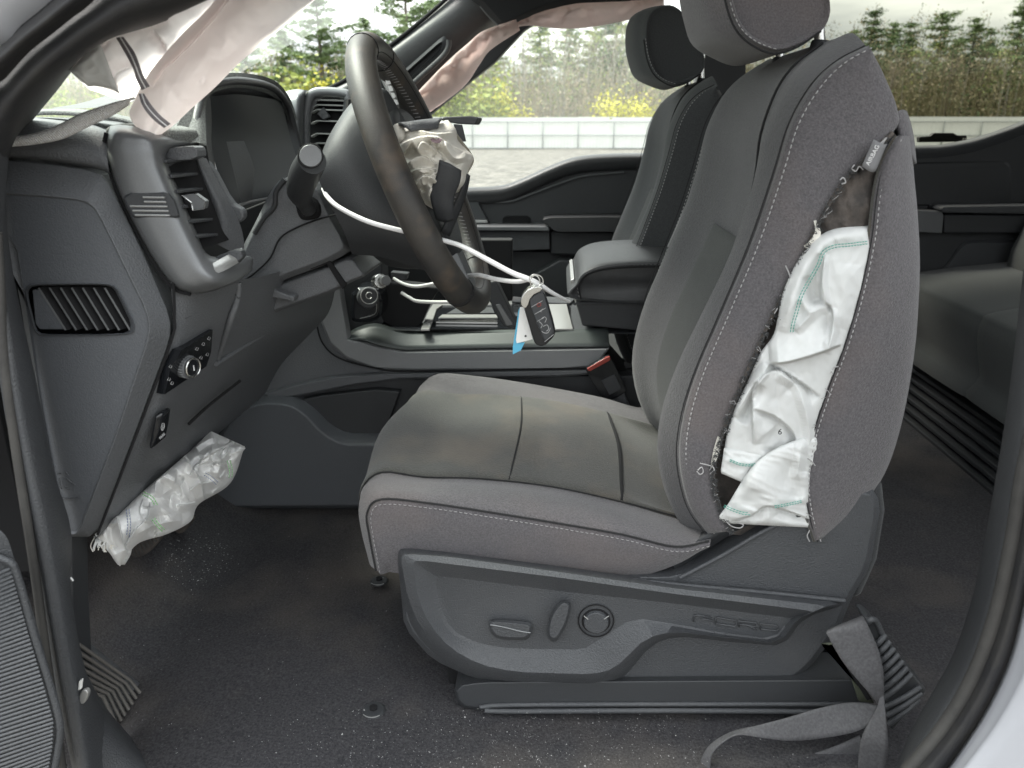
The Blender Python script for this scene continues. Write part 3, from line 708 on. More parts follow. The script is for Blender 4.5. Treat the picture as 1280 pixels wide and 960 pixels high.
prism('lower_armrest', [(1180, 268), (1300, 268), (1300, 292), (1180, 292)], YD - .05, YD, M['pld'], rd, .006)
nest('door_pocket', [([(1140, 342), (1180, 336), (1200, 305), (1212, 300), (1300, 300), (1300, 400), (1140, 400)], YD - .004), ([(1140, 345), (1181, 339), (1202, 309), (1213, 304), (1300, 304), (1300, 400), (1140, 400)], YD - .012)], M['pl'], rd)
lt = thing('window_latch', 'small dark latch hanging at the bottom of the rear side window', 'latch', tuple(W(1180, 174, YD + .09)))
prism('latch_body', [(1149, 171), (1163, 170), (1168, 166), (1192, 166), (1197, 169), (1209, 169), (1209, 177), (1149, 178)], YD + .08, YD + .10, M['pld'], lt, .003)
prism('latch_chip', [(1204, 173), (1208, 173), (1208, 177), (1204, 177)], YD + .075, YD + .08, M['silver'], lt, .001)

# ------------------------------------------------------------------ rear bench
rb = thing('rear_bench', 'rear bench seat with dim rounded cushions right of the driver seat', 'bench seat', tuple(W(1200, 500, 1.9)))
def seatblock(name, Y0, Y1, zt_pts, m):
    # cushion running along the cab's width; section in x-z traced at distance 2.0
    sec = [W(1178, 470, 2.0), W(1172, 440, 2.0), W(1168, 400, 2.0), W(1172, 378, 2.0), W(1190, 366, 2.0), W(1300, 352, 2.0), W(1460, 350, 2.0), W(1480, 470, 2.0)]
    c = sum(sec, Vector()) / len(sec)
    rows = []
    for y, s in ((Y0 + .012, .80), (Y0, .93), (Y0 + .02, .99), ((Y0 + Y1) / 2, 1.0), (Y1 - .02, .99), (Y1, .93), (Y1 - .012, .8)):
        rows.append([Vector((c.x + (p.x - c.x) * s, y, c.z + (p.z - c.z) * s)) for p in sec])
    return grid(name, rows, m, rb, 4, 4, cu=True, cap0=True, cap1=True)
seatblock('cushion', 1.79, 2.27, None, M['bench']); seatblock('cushion', .80, 1.78, None, M['bench'])
xb = W(1178, 470, 2.0)
bz = W(1145, 500, 2.2).z
for i in range(7):
    z = xb.z - .004 - i * (xb.z - bz) / 6.5 * .95
    box('slat', (xb.x + .0 - i * .012, .75, z - .011), (xb.x + .30, 2.27, z), M['pld'], rb, .002)
box('storage_box', (xb.x + .02, .74, FLOOR - .01), (xb.x + .5, 2.275, xb.z), M['void'], rb)
box('base_plate', (xb.x - .115, .74, bz - .032), (xb.x + .1, 2.276, bz - .008), M['pl'], rb, .006)
secb = [Vector((1.30, 0, 1.10)), Vector((1.25, 0, 1.2)), Vector((1.42, 0, 1.62)), Vector((1.50, 0, 1.70)), Vector((1.58, 0, 1.66)), Vector((1.52, 0, 1.2)), Vector((1.4, 0, 1.08))]
grid('backrest', [[Vector((p.x + (.02 if y in (.78, 2.2) else 0), y, p.z)) for p in secb] for y in (.78, .82, 1.5, 2.16, 2.2)], M['bench'], rb, 4, 3, cu=True, cap0=True, cap1=True)
# ------------------------------------------------------------------ front seats
S_ = [(885, 667), (862, 632), (850, 580), (853, 530), (870, 470), (905, 388), (940, 305), (970, 218), (990, 155), (1018, 106), (1050, 76), (1086, 57)]
A_ = [(868, 670), (838, 632), (823, 577), (826, 522), (846, 460), (882, 385), (915, 315), (943, 228), (957, 168), (985, 108), (1018, 72), (1060, 45)]
B_ = [(1028, 676), (1078, 640), (1108, 592), (1128, 530), (1142, 450), (1148, 380), (1149, 320), (1146, 260), (1138, 195), (1128, 148), (1108, 105), (1090, 70)]
def seat_back(parent, dy, dx, near_torn):
    sh = Vector((dx, dy, 0))
    S = [p for p in P3(S_, .872)]; A = [p for p in P3(A_, .93)]; B = P3(B_, .885)
    def ring(front, back, y, inset=0, fo=0):
        r = []
        n = len(front)
        for i, p in enumerate(front):
            t = i / (n - 1); k = (0.038 * min(1, (1 - t) * 2.2)) * fo
            r.append(Vector((p.x + k + inset * .3, y, p.z - (inset if i > n - 3 else 0))))
        r.append(Vector((front[-1].x + .002 + (back[-1].x - front[-1].x) * .5, y, max(front[-1].z, back[-1].z) + .001 - inset)))
        for i, p in enumerate(reversed(back)): r.append(Vector((p.x - inset, y, p.z - (inset if i < 2 else 0))))
        r.append(Vector(((front[0].x + back[0].x) / 2, y, min(front[0].z, back[0].z))))
        return [q + sh for q in r]
    rows = [ring(S, B, .888, .004), ring(A, B, .935), ring(A, B, .985, 0, .55), ring(A, B, 1.045, 0, .95), ring(A, B, 1.12, 0, 1), ring(A, B, 1.195, 0, .95), ring(A, B, 1.255, 0, .55), ring(A, B, 1.305), ring(S, B, 1.352, .004), ring([p.lerp(q, .06) for p, q in zip(S, reversed(B))] if False else S, B, 1.366, .02)]
    b = grid('backrest', rows, M['fabshade'] if near_torn else M['fabdk'], parent, 3, 3, cu=True, cap0=True, cap1=True)
    # seams of the centre panel, raised insert
    Cw = [Vector((p.x + .038 * min(1, (1 - i / 11) * 2.2), 0, p.z)) for i, p in enumerate(A)]
    def cy(i, y, off=-.006):
        q = Cw[i]; return Vector((q.x + off, y, q.z)) + sh
    ins = [[cy(i, y, .001 if y in (1.015, 1.23) else -.0035) for i in range(0, 7)] for y in (1.015, 1.03, 1.12, 1.21, 1.23)]
    grid('insert', ins, M['insdk'], b, 4, 3, thick=.003)
    for y, f in ((1.000, .7),):
        pts = []
        for i in range(0, 12):
            t = i / 11; k = .038 * min(1, (1 - t) * 2.2) * f
            pts.append(Vector((A[i].x + k - .0045, y, A[i].z)) + sh)
        tube('seam', pts, .0016, M['seam'], b, 4, 6)
    # stitched edge lines
    for y, src, sgn in ((.872, S, -1), (1.368, S, 1)):
        path = cr1([p + sh + Vector((.003, (y - .872) + sgn * .0035, 0)) for p in src], 8)
        tube('seam', [p + sh + Vector((-.004, (y - .872) + sgn * .001, 0)) for p in src], .0008, M['seam'], b, 4, 6)
        if not (near_torn and sgn < 0): dashes('stitching', path, M['thread'], b, off=Vector((0, sgn * .0012, 0)))
    # headrest
    def hp(pts, Y): return [p + sh for p in P3(pts, Y)]
    h0 = hp([(972, 63), (945, 54), (925, 36), (912, 2), (906, -40), (912, -90), (935, -115), (975, -118), (1010, -80), (1030, -30), (1039, 12), (1028, 38), (1000, 55)], 1.0)
    cx = sum(h0, Vector()) / len(h0)
    def hr(y, s, fwd): 
        return [Vector((cx.x + (p.x - cx.x) * s - (fwd if 1 < i < 7 else fwd * .4 if i in (1, 7) else 0), y, cx.z + (p.z - cx.z) * s)) + Vector((0, dy, 0)) for i, p in enumerate(h0)]
    hrest = grid('headrest', [hr(1.005, .9, 0), hr(1.0, .985, 0), hr(1.018, 1.02, .008), hr(1.05, 1.03, .022), hr(1.12, 1.03, .030), hr(1.19, 1.03, .022), hr(1.222, 1.02, .008), hr(1.24, .985, 0), hr(1.235, .9, 0)], M['fab'] if near_torn else M['fabdk'], parent, 4, 3, cu=True, cap0=True, cap1=True)
    dashes('stitching', cr1([p + Vector((-.001, -.0045, .001)) for p in hp([(906, -40), (912, 2), (924, 34), (944, 53), (972, 64)], 1.0)], 8), M['thread'], hrest)
    tube('seam', [p + Vector((-.004, -.002, -.001)) for p in hp([(906, -40), (911, 2), (923, 35), (943, 55), (971, 66), (1000, 58), (1030, 38)], 1.0)], .0013, M['seam'], hrest, 4, 6)
    for px_, py_, yy in ((1022, 56, 1.03), (972, 76, 1.21)):
        a = W(px_ + 2, py_ - 22, yy) + sh; c = W(px_ + 5, py_ + 10, yy) + sh
        tube('headrest_post', [a + Vector((0, 0, .05)), a, c, c + Vector((.004, 0, -.02))], .0065, M['chrome'], hrest, 4, 10)
        cylinder('post_collar', W(px_ + 4, py_ + 4, yy) + sh + Vector((0, 0, -.008)), (0.15, 0, 1), .014, .016, M['pld'], hrest, bevel=.003)
    return b, hrest
c1 = [(472, 714), (464, 672), (461, 642), (479, 625), (540, 630), (620, 642), (700, 655), (780, 669), (845, 684), (888, 677)]
c0 = [(484, 716), (487, 715), (494, 716), (505, 717), (550, 720), (620, 724), (700, 724), (780, 724), (840, 708), (884, 684)]
c2 = [(462, 705), (452, 665), (449, 634), (462, 606), (540, 608), (620, 613), (700, 626), (780, 644), (840, 660), (890, 668)]
c3 = [(462, 690), (453, 650), (453, 614), (477, 593), (530, 599), (600, 601), (690, 611), (777, 630), (840, 647), (890, 660)]
def seat_cushion(parent, dy, dx, fab, top_):
    sh = Vector((dx, dy, 0))
    R0 = P3(c0, .874); R1 = P3(c1, .860); R1b = [a.lerp(b, .55) + Vector((0, -.006, 0)) for a, b in zip(R0, R1)]; R2 = P3(c2, .90); R3 = P3(c3, .945)
    def sy(R, y, dz=0, dxx=0): return [Vector((p.x + dxx * (i < 4), y, p.z + dz - (.014 if (i >= 8 and .96 < y < 1.28) else 0))) for i, p in enumerate(R)]
    rows = [R0, R1b, R1, R2, R3, sy(R3, .985, .004), sy(R3, 1.12, .010, -.012), sy(R3, 1.255, .004), sy(R3, 1.295, .0), sy(R2, 1.34, -.004), sy(R1, 1.378, -.004), sy(R0, 1.366)]
    rows = [[p + sh for p in r] for r in rows]
    o = grid('cushion', rows, fab, parent, 4, 4)
    # worn centre insert, slightly proud
    ins = [[p + sh + Vector((0, 0, .0035)) + Vector((-.0035, 0, 0)) * (1 if i < 3 else 0) for i, p in enumerate(r)] for r in (sy(R3, .948, -.0045), sy(R3, .953, .001), sy(R3, .985, .004), sy(R3, 1.12, .010, -.012), sy(R3, 1.255, .004), sy(R3, 1.288, .001), sy(R3, 1.293, -.0045))]
    grid('insert', ins, top_, o, 4, 4)
    for Y, R in ((.948, R3), (1.292, R3)):
        tube('seam', [p + sh + Vector((-.001 * (i < 4), 0, .001)) for i, p in enumerate(sy(R, Y, .001))], .0009, M['seam'], o, 4, 6)
    # cross seams on the insert
    def cross(i0, f, nm, r_, dz):
        pts = []
        for Y, z in ((.95, .0), (.985, .004), (1.12, .010), (1.255, .004), (1.29, 0)):
            a, b = R3[i0], R3[i0 + 1]; q = a.lerp(b, f)
            pts.append(Vector((q.x + .008 * sin(pi * (Y - .95) / .34), Y, q.z + z + .0035 + dz)) + sh)
        return tube(nm, pts, r_, M['seam'], o, 5, 6)
    cross(5, .40, 'seam', .0015, .0005); cross(7, .0, 'seat_gap', .0026, -.001)
    pth = [p + sh + Vector((.004 if i < 3 else 0, -.0030, -.004 if i > 2 else 0)) for i, p in enumerate(R1)]
    dashes('stitching', cr1(pth, 10), M['thread'], o, r=.0004, off=Vector((0, -.0012, 0)))
    tube('seam', [p + sh + Vector((-.002, -.0012, .0015)) for p in R1], .0014, M['seam'], o, 5, 6)
    return o

ds = thing('car_seat', 'charcoal fabric driver seat with torn backrest side and grey plastic side panel', 'car seat', tuple(W(760, 880, 1.1)))
back_, head_ = seat_back(ds, 0, 0, True)
seat_cushion(ds, 0, 0, M['fab'], M['fabtop'])
# side skin of the backrest: front half and rear flap either side of the tear
Lp = [(914, 664), (898, 632), (891, 590), (905, 535), (930, 472), (966, 392), (1003, 318), (1050, 232), (1116, 166), (1122, 138), (1106, 96), (1091, 66)]
rows = []
for t, Y in ((-.035, .897), (0, .875), (.06, .8665), (.3, .858), (.65, .852), (.94, .853), (1, .858)):
    rows.append([W(a[0] * (1 - t) + b[0] * t, a[1] * (1 - t) + b[1] * t, Y if i < 8 else Y + (i - 7) * .003 * t) for i, (a, b) in enumerate(zip(S_, Lp))])
sp = grid('side_skin', rows, M['fab'], back_, 5, 4, thick=-.004)
Rp = [(1018, 676), (1008, 645), (1003, 605), (1009, 555), (1029, 492), (1054, 425), (1073, 358), (1086, 295), (1092, 245), (1101, 205), (1120, 170)]
Bp = [(1028, 674), (1072, 640), (1106, 592), (1127, 530), (1142, 450), (1148, 385), (1150, 325), (1147, 265), (1143, 222), (1141, 196), (1137, 170)]
rows = []
for t, Y in ((0, .860), (.05, .853), (.35, .848), (.75, .858), (.95, .872), (1.0, .892)):
    rows.append([W(a[0] * (1 - t) + b[0] * t, a[1] * (1 - t) + b[1] * t, Y) for a, b in zip(Rp, Bp)])
dashes('stitching', cr1([W(x + 8 - max(0, i - 9) * 1.5, y + (2 if i > 8 else 0), .8625) for i, (x, y) in enumerate(S_)], 8), M['thread'], sp)
rf_ = grid('side_skin', rows, M['fab'], back_, 5, 4, thick=-.004)
hem = [(x + 8, y + 1) for x, y in Rp]
dashes('stitching', cr1(P3(hem, .8508), 8), M['thread'], rf_)
tube('hem', Rp, .0022, M['fabtop'], rf_, 5, 8, Y=.857)
tube('seam', [(x + 4, y + 1) for x, y in Rp], .0007, M['seam'], rf_, 5, 6, Y=.8520)
tube('hem', Lp[:9], .0028, M['foam'], sp, 5, 8, Y=.856)
grid('back_shell_edge', [P3([(1119, 140), (1123, 155), (1128, 175), (1132, 186)], .872), P3([(1128, 137), (1134, 150), (1139, 172), (1143, 200)], .880), P3([(1134, 139), (1139, 155), (1143, 175), (1146, 205)], .90)], M['fab'], back_, 4, 3, thick=-.004)
# dark lining inside the tear and the rolled cover over the airbag canister
prism('torn_lining', [(893, 560), (905, 520), (940, 440), (985, 350), (1030, 262), (1075, 205), (1098, 196), (1096, 300), (1060, 440), (1015, 560), (1012, 640), (1022, 680), (910, 668), (888, 640)], .8835, .888, M['foam'], back_, .001)
cloth('inflator_cover', [(1040, 232, .872), (1028, 258, .872), (1022, 280, .872), (1026, 300, .872)], [(1108, 190, .872), (1104, 225, .872), (1098, 258, .872), (1096, 300, .872)], 26, 26, [('r', [(1045, 262), (1068, 255), (1095, 258)], .004, 9), ('r', [(1040, 290), (1070, 280), (1095, 284)], -.003, 6)], M['foam'], back_, puff=.010, noise=.0008, nscale=14)
# frayed thread ends along the tear
rt = random.Random(3)
fr = []
def fringe(pts, Y, n, spread, ln):
    pth = cr1(P3(pts, Y), 10)
    for k in range(n):
        p = pth[rt.randrange(len(pth) - 1)]
        q = p + Vector((rt.uniform(-1, 1) * spread, -.003, rt.uniform(-1, 1) * spread))
        e = q + Vector((rt.uniform(-1, 1) * ln, rt.uniform(-.004, 0), rt.uniform(-1, 1) * ln))
        fr.append(tubemesh(cr1([p, q, e], 3), .00035, 4))
fringe(Lp[:8], .8525, 46, .003, .005); fringe(Rp[1:6], .851, 8, .003, .005)
V_, F_ = join_mesh(fr); o = mk('frayed_threads', V_, F_, M['thread'], sp); o['kind'] = 'stuff'
fr.clear(); fringe(Lp[:9], .8525, 700, .0038, .0035)
V_, F_ = join_mesh(fr); o = mk('frayed_pile', V_, F_, M['fabdk'], sp); o['kind'] = 'stuff'
for pts in ([(875, 579), (890, 583), (893, 588)], [(872, 588), (877, 584), (879, 590), (875, 593), (871, 589)], [(1008, 572), (1014, 576), (1019, 582)], [(1012, 663), (1009, 670), (1012, 677)], [(1040, 462), (1044, 459), (1048, 458)], [(908, 652), (915, 658), (925, 660), (929, 656), (922, 653)],
            [(1068, 206), (1065, 211), (1070, 214), (1074, 208), (1079, 212)], [(1050, 225), (1054, 222), (1057, 228), (1052, 230)], [(982, 332), (986, 341), (988, 348)], [(1094, 184), (1102, 178), (1108, 172), (1103, 180)]):
    tube('loose_thread', pts, .0007, M['thread'], sp, 4, 5, Y=.8475)
grid('frayed_edge_strip', [P3([(1017, 276), (1019, 288), (1013, 300), (1004, 308)], .85), P3([(1020, 275), (1026, 290), (1023, 303), (1012, 312)], .853)], M['bagw'], sp, 4, 3)
grid('frayed_edge_strip', [P3([(897, 545), (893, 558), (890, 572), (888, 585)], .851), P3([(901, 547), (899, 562), (896, 574), (889, 586)], .853)], M['bagw'], sp, 4, 3)
# woven airbag label
lab = ribbon('airbag_label', [(1092, 174, .843), (1104, 180, .841), (1109, 180, .846)], [(1077, 208, .843), (1089, 215, .841), (1095, 214, .846)], M['lam'], back_, 3, .0008)
def text(name, s, p, right, up, size, m, parent, ext=.0003, al='CENTER'):
    c = bpy.data.curves.new(name, 'FONT'); c.body = s; c.size = size; c.extrude = ext; c.align_x = al; c.align_y = 'CENTER'; c.resolution_u = 3
    t = bpy.data.objects.new(name, c); col.objects.link(t)
    bpy.context.view_layer.update()
    me = bpy.data.meshes.new_from_object(t.evaluated_get(bpy.context.evaluated_depsgraph_get()))
    bpy.data.objects.remove(t)
    right = right.normalized(); up = (up - right * up.dot(right)).normalized(); n = right.cross(up)
    V = [p + right * v.co.x + up * v.co.y + n * v.co.z for v in me.vertices]; Fc = [tuple(q.vertices) for q in me.polygons]
    o = mk(name, V, Fc, m, parent, False); bpy.data.meshes.remove(me); return o
text('lettering', 'AIRBAG', W(1091, 194, .8405), W(1100, 180, .84) - W(1084, 210, .843), W(1086, 190, .843) - W(1096, 198, .84), .0060, M['ink'], lab)

# plastic side panel with controls
shield = nest('side_panel', [([(497, 700), (499, 684), (600, 697), (760, 718), (845, 718), (905, 688), (962, 655), (1030, 625), (1088, 606), (1102, 630), (1088, 710), (1066, 745), (1048, 790), (1010, 838), (975, 862), (860, 864), (700, 862), (600, 852), (540, 825), (505, 785)], .872),
        ([(500, 702), (503, 688), (600, 701), (760, 722), (848, 721), (907, 691), (964, 659), (1031, 629), (1084, 613), (1094, 634), (1081, 708), (1060, 742), (1042, 786), (1006, 834), (972, 858), (860, 860), (700, 858), (602, 848), (544, 820), (510, 783)], .862)], M['pl'], ds, 1, bevel=.002, back=.05)
o1 = [(497, 692), (502, 684), (560, 690), (700, 708), (840, 727), (1055, 750), (1056, 757), (1006, 771), (979, 808), (900, 801), (845, 795), (815, 806), (778, 850), (745, 860), (640, 856), (590, 848), (548, 824), (516, 790), (503, 750), (498, 715)]
o2 = [(501, 697), (507, 692), (562, 696), (700, 715), (840, 735), (1034, 757), (1026, 762), (1001, 771), (976, 806), (900, 799), (845, 792.5), (812, 801), (772, 842), (742, 850), (642, 847), (594, 838), (556, 816), (525, 784), (510, 748), (504, 716)]
o3 = [(516, 704), (522, 700), (570, 706), (700, 722), (840, 742), (1018, 764), (1010, 768), (997, 773), (974, 804), (900, 796.5), (843, 789), (808, 797), (768, 836), (740, 843), (645, 840), (600, 831), (562, 810), (535, 778), (522, 745), (518, 718)]
o4 = [(540, 719), (542, 717), (580, 721), (700, 736), (840, 752), (992, 771), (990, 773), (987, 776), (969, 801), (900, 793), (850, 784), (795, 775), (745, 808), (730, 816), (660, 815), (620, 813), (590, 806), (560, 790), (546, 760), (541, 735)]
o5 = [(544, 722), (546, 720), (582, 724), (700, 739), (840, 754), (988, 772.5), (987, 774), (985, 777), (966, 798.5), (900, 790.5), (850, 781), (792, 772), (742, 804), (728, 812), (662, 811), (622, 809), (592, 802), (564, 787), (550, 758), (545, 737)]
cp = nest('control_panel', [(o1, .864), (o2, .838), (o3, .832), (o4, .846), (o5, .848)], M['pl'], ds, 1, .25, bevel=.0012, sharp=22)
tube('ridge_line', [(690, 716), (760, 722), (850, 731), (960, 741), (1056, 751)], .003, M['pl'], shield, 4, 8, Y=.856)
tube('ridge_line', [(850, 722), (905, 693), (962, 660), (1030, 631)], .0028, M['pl'], shield, 4, 8, Y=.860)
def knob(name, pts, pts2, Y0, Y1, m):
    return nest(name, [(pts, Y0), (pts, (Y0 + Y1) / 2), (pts2, Y1)], m, cp, 2, .25, bevel=.0008)
k1 = knob('seat_switch', [(610, 777), (616, 774), (660, 777), (666, 781), (664, 795), (656, 801), (622, 799), (613, 790)], [(614, 779), (618, 777), (658, 781), (662, 783), (661, 793), (655, 797), (624, 796), (616, 789)], .848, .834, M['pl'])
tube('painted_highlight', [(613, 781), (630, 784), (650, 789), (663, 791)], .0009, M['bez'], k1, 4, 6, Y=.833)  # highlight along the switch top, put in as a pale strip
k2 = knob('recline_switch', [(700, 751), (709, 751), (715, 756), (709, 780), (697, 801), (690, 803), (683, 794), (687, 770)], [(702, 754), (708, 754), (712, 758), (706, 779), (696, 797), (691, 798), (686, 792), (690, 770)], .848, .828, M['pl'])
tube('switch_ring', [(745 + 22 * cos(a * pi / 8), 776 + 20 * sin(a * pi / 8)) for a in range(16)], .0009, M['void'], cp, 2, 6, closed=True, Y=.8465)
k3 = cylinder('lumbar_button', W(745, 776, .848), (0, -1, 0), .0165, .006, M['pl'], cp, 28, .0015, .0155)
cylinder('button_gap', W(745, 776, .848), (0, -1, 0), .0185, .0015, M['void'], cp, 28, 0)
for a, b in (((730, 770), (735, 774)), ((761, 770), (755, 774))): tube('tick_mark', [a, b], .0007, M['silver'], k3, 1, 5, Y=.841)
# embossed maker lettering made of raised strokes
def LT(u, v): return W(866 + u * 1.0 + v * 0.1, 768 + u * .122 + v, .8455)
st = [[(0, 9), (2, 1), (6, 0), (24, 1)], [(11, 4), (25, 5)],
      [(28, 9), (28, 2), (31, 0), (53, 1), (54, 6), (51, 9), (33, 8), (28, 8)],
      [(57, 9), (57, 1), (78, 1), (80, 3), (78, 6), (58, 5)], [(71, 6), (79, 10)],
      [(84, 9), (84, 1), (104, 1), (107, 4), (105, 8), (84, 8)]]
eb = [tubemesh([LT(u, v) for u, v in s], .0009, 6) for s in st]
V_, F_ = join_mesh(eb); mk('embossed_lettering', V_, F_, M['pl'], cp)

# seat track
trk = nest('seat_track', [([(566, 856), (600, 850), (1076, 846), (1082, 880), (1080, 892), (640, 893), (620, 889), (600, 888), (572, 884)], .858), ([(570, 858), (602, 853), (1074, 850), (1078, 880), (1076, 889), (642, 890), (622, 886), (600, 885), (575, 881)], .850)], M['pld'], ds, 1, bevel=.002, back=.05)
tube('track_rib', [(600, 884), (640, 881), (840, 880), (1085, 880)], .0032, M['pl'], trk, 3, 8, Y=.848)
tube('track_rib', [(606, 888), (645, 889), (840, 888), (1080, 890)], .0036, M['pl'], trk, 3, 8, Y=.846)
prism('track_bracket', [(1050, 808), (1085, 806), (1086, 850), (1040, 850), (1030, 830)], .90, .93, M['pld'], ds)
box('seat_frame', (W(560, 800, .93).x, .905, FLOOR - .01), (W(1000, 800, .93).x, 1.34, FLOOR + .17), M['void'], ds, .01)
prism('back_cover', [(1088, 606), (1104, 602), (1108, 640), (1098, 700), (1078, 745), (1064, 750), (1078, 705), (1092, 650)], .885, 1.34, M['fabdk'], ds, .006)
bb = grid('recliner_cover', [P3([(845, 716), (880, 690), (930, 660), (990, 640), (1060, 640)], .885), P3([(835, 690), (880, 664), (930, 640), (990, 630), (1060, 630)], .90), P3([(835, 690), (880, 660), (930, 640), (990, 630), (1060, 630)], 1.3)], M['pld'], ds, 4, 3)

# seat belt buckle between the seat and the console
bk = thing('belt_buckle', 'black seat belt buckle with red button wedged between driver seat and console', 'buckle', tuple(W(775, 510, 1.40)))
prism('buckle_body', [(733, 460), (760, 445), (764, 447), (783, 486), (782, 491), (759, 503), (755, 501), (733, 465)], 1.395, 1.41, M['blk'], bk, .004, 1)
prism('release_button', [(734, 461), (758, 447), (762, 446), (763, 449), (762, 451), (738, 464), (735, 464)], 1.392, 1.400, M['red'], bk, .001)
prism('buckle_stalk', [(764, 500), (780, 491), (797, 530), (784, 536)], 1.40, 1.41, M['pl'], bk, .002)
prism('label_mark', [(752, 476), (768, 468), (777, 486), (762, 494)], 1.392, 1.397, M['pld'], bk, .001)

# passenger seat (same build, further across the cab, intact)
ps = thing('car_seat', 'dim charcoal front passenger seat beyond the centre armrest', 'car seat', tuple(W(760, 500, 1.86)))
PD, PX = .745, -.012
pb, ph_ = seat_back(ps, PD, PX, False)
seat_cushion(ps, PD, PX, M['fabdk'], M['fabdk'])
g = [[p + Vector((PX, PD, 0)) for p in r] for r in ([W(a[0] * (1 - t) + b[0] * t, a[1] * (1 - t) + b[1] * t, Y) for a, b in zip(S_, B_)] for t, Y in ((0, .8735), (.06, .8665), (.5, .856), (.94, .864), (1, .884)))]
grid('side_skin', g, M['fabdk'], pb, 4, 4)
tube('seam', [W(x, y, .852) + Vector((PX, PD + .006, 0)) for x, y in [(900, 640), (905, 560), (940, 470), (985, 380), (1025, 300), (1060, 230), (1100, 160)]], .002, M['thread'], pb, 4, 5)
box('seat_base', (W(560, 800, .93).x + PX, .905 + PD, FLOOR), (W(1000, 800, .93).x, 1.34 + PD, FLOOR + .22), M['pld'], ps, .01)
# ------------------------------------------------------------------ dashboard
db = thing('dashboard', 'dark grey dashboard with end cap vent, instrument hood and knee panel', 'dashboard', tuple(W(200, 400, 1.0)))
capo = [(-30, 197), (0, 199), (60, 204), (124, 214), (139, 233), (180, 317), (214, 398), (213, 425), (170, 540), (120, 671), (77, 671), (46, 500), (12, 300), (-28, 280)]
capi = [(-28, 240), (0, 241), (60, 245), (106, 250), (121, 262), (152, 325), (185, 392), (187, 418), (145, 545), (98, 668), (80, 668), (50, 500), (20, 300), (-24, 280)]
vo = [(31, 361), (38, 355), (80, 354), (133, 354), (146, 358), (156, 378), (169, 405), (167, 418), (130, 420), (90, 420), (50, 420), (42, 414), (36, 390), (32, 373)]
def inset(P, k, c=None):
    cx = sum(p[0] for p in P) / len(P); cy = sum(p[1] for p in P) / len(P)
    return [(cx + (x - cx) * k, cy + (y - cy) * k) for x, y in P]
vi = inset(vo, .93)
nest('end_cap_frame', [(capo, .782), (inset(capo, .995), .768), (capi, .743), (inset(capi, .985), .7465)], M['pllit'], db, 1, .2, bevel=.0012, fill=False, back=.02, sharp=24)
nest('end_cap', [(inset(capi, .992), .7462), ([(x, y) for x, y in vo], .7455), (inset(vo, .975), .7425), (inset(vo, .95), .747), (vi, .752)], M['plg'], db, 1, .2, bevel=.001, fill=False, sharp=24)
vent = tag(nest('side_vent', [(vi, .752), (vi, .785)], M['void'], db, 1, .2, bevel=0, fill=True))
prism('vent_baffle', [(40, 362), (48, 362), (84, 412), (50, 412), (44, 405)], .751, .77, M['plg'], vent, .001)
for i in range(7):
    x0, x1 = 47 + 13.8 * i, 81 + 13.4 * i
    a = [W(x0, 360, .7505), W(x1, 413, .7505)]
    d = Vector((.012, .026, 0))
    V = [a[0], a[1], a[1] + d, a[0] + d]; th = Vector((.0020, 0, .0006))
    V = V + [v + th for v in V]
    so_ = mk('slat', V, [(0, 1, 2, 3), (7, 6, 5, 4), (0, 4, 5, 1), (1, 5, 6, 2), (2, 6, 7, 3), (3, 7, 4, 0)], M['void'], vent, False); so_.data.materials.append(M['bez']); so_.data.polygons[2].material_index = 1  # shade painted black on slat sides, highlight painted pale on the front edge
# moulded passenger airbag symbol
for pts in ([(64, 590), (68, 621), (100, 622)], [(70, 592), (76, 592)], [(82, 590), (86, 594)], [(83, 597), (88, 602), (94, 606)], [(81, 609), (87, 612)], [(74, 598), (77, 612)]):
    tube('moulded_mark', pts, .0007, M['pl'], db, 2, 5, Y=.7437)
# soft pad above the end cap
grid('upper_pad', [P3([(-30, 197), (40, 200), (90, 206), (124, 212), (138, 218)], .775), P3([(-30, 190), (40, 193), (90, 199), (124, 205), (136, 211)], .760), P3([(-30, 172), (40, 170), (90, 174), (120, 180), (134, 190)], .766),
                   P3([(-30, 155), (38, 150), (90, 155), (120, 160), (138, 168)], .80), P3([(-30, 150), (38, 147), (90, 151), (125, 156), (145, 162)], .90), P3([(-60, 150), (60, 147), (150, 150), (200, 154), (230, 158)], 1.2), P3([(100, 155), (200, 153), (260, 155), (300, 156), (320, 158)], 1.9)], M['pllit'], db, 4, 4)
prism('dash_top_pad', [(128, 158), (150, 154), (190, 157), (212, 162), (214, 184), (130, 178)], .80, .87, M['mesh'], db, .006)
grid('speaker_grille', [P3([(42, 140), (60, 139), (90, 140), (130, 144), (160, 150), (172, 155)], .86), P3([(44, 136), (64, 136), (92, 136), (130, 139), (160, 146), (176, 150)], .95)], M['mesh'], db, 4, 3, thick=.004)
grid('windshield_base_trim', [P3([(60, 137), (90, 136), (125, 134), (160, 128), (200, 118)], 1.05), P3([(70, 134), (95, 130), (125, 122), (150, 114), (200, 104)], 1.25)], M['pl'], db, 4, 3)
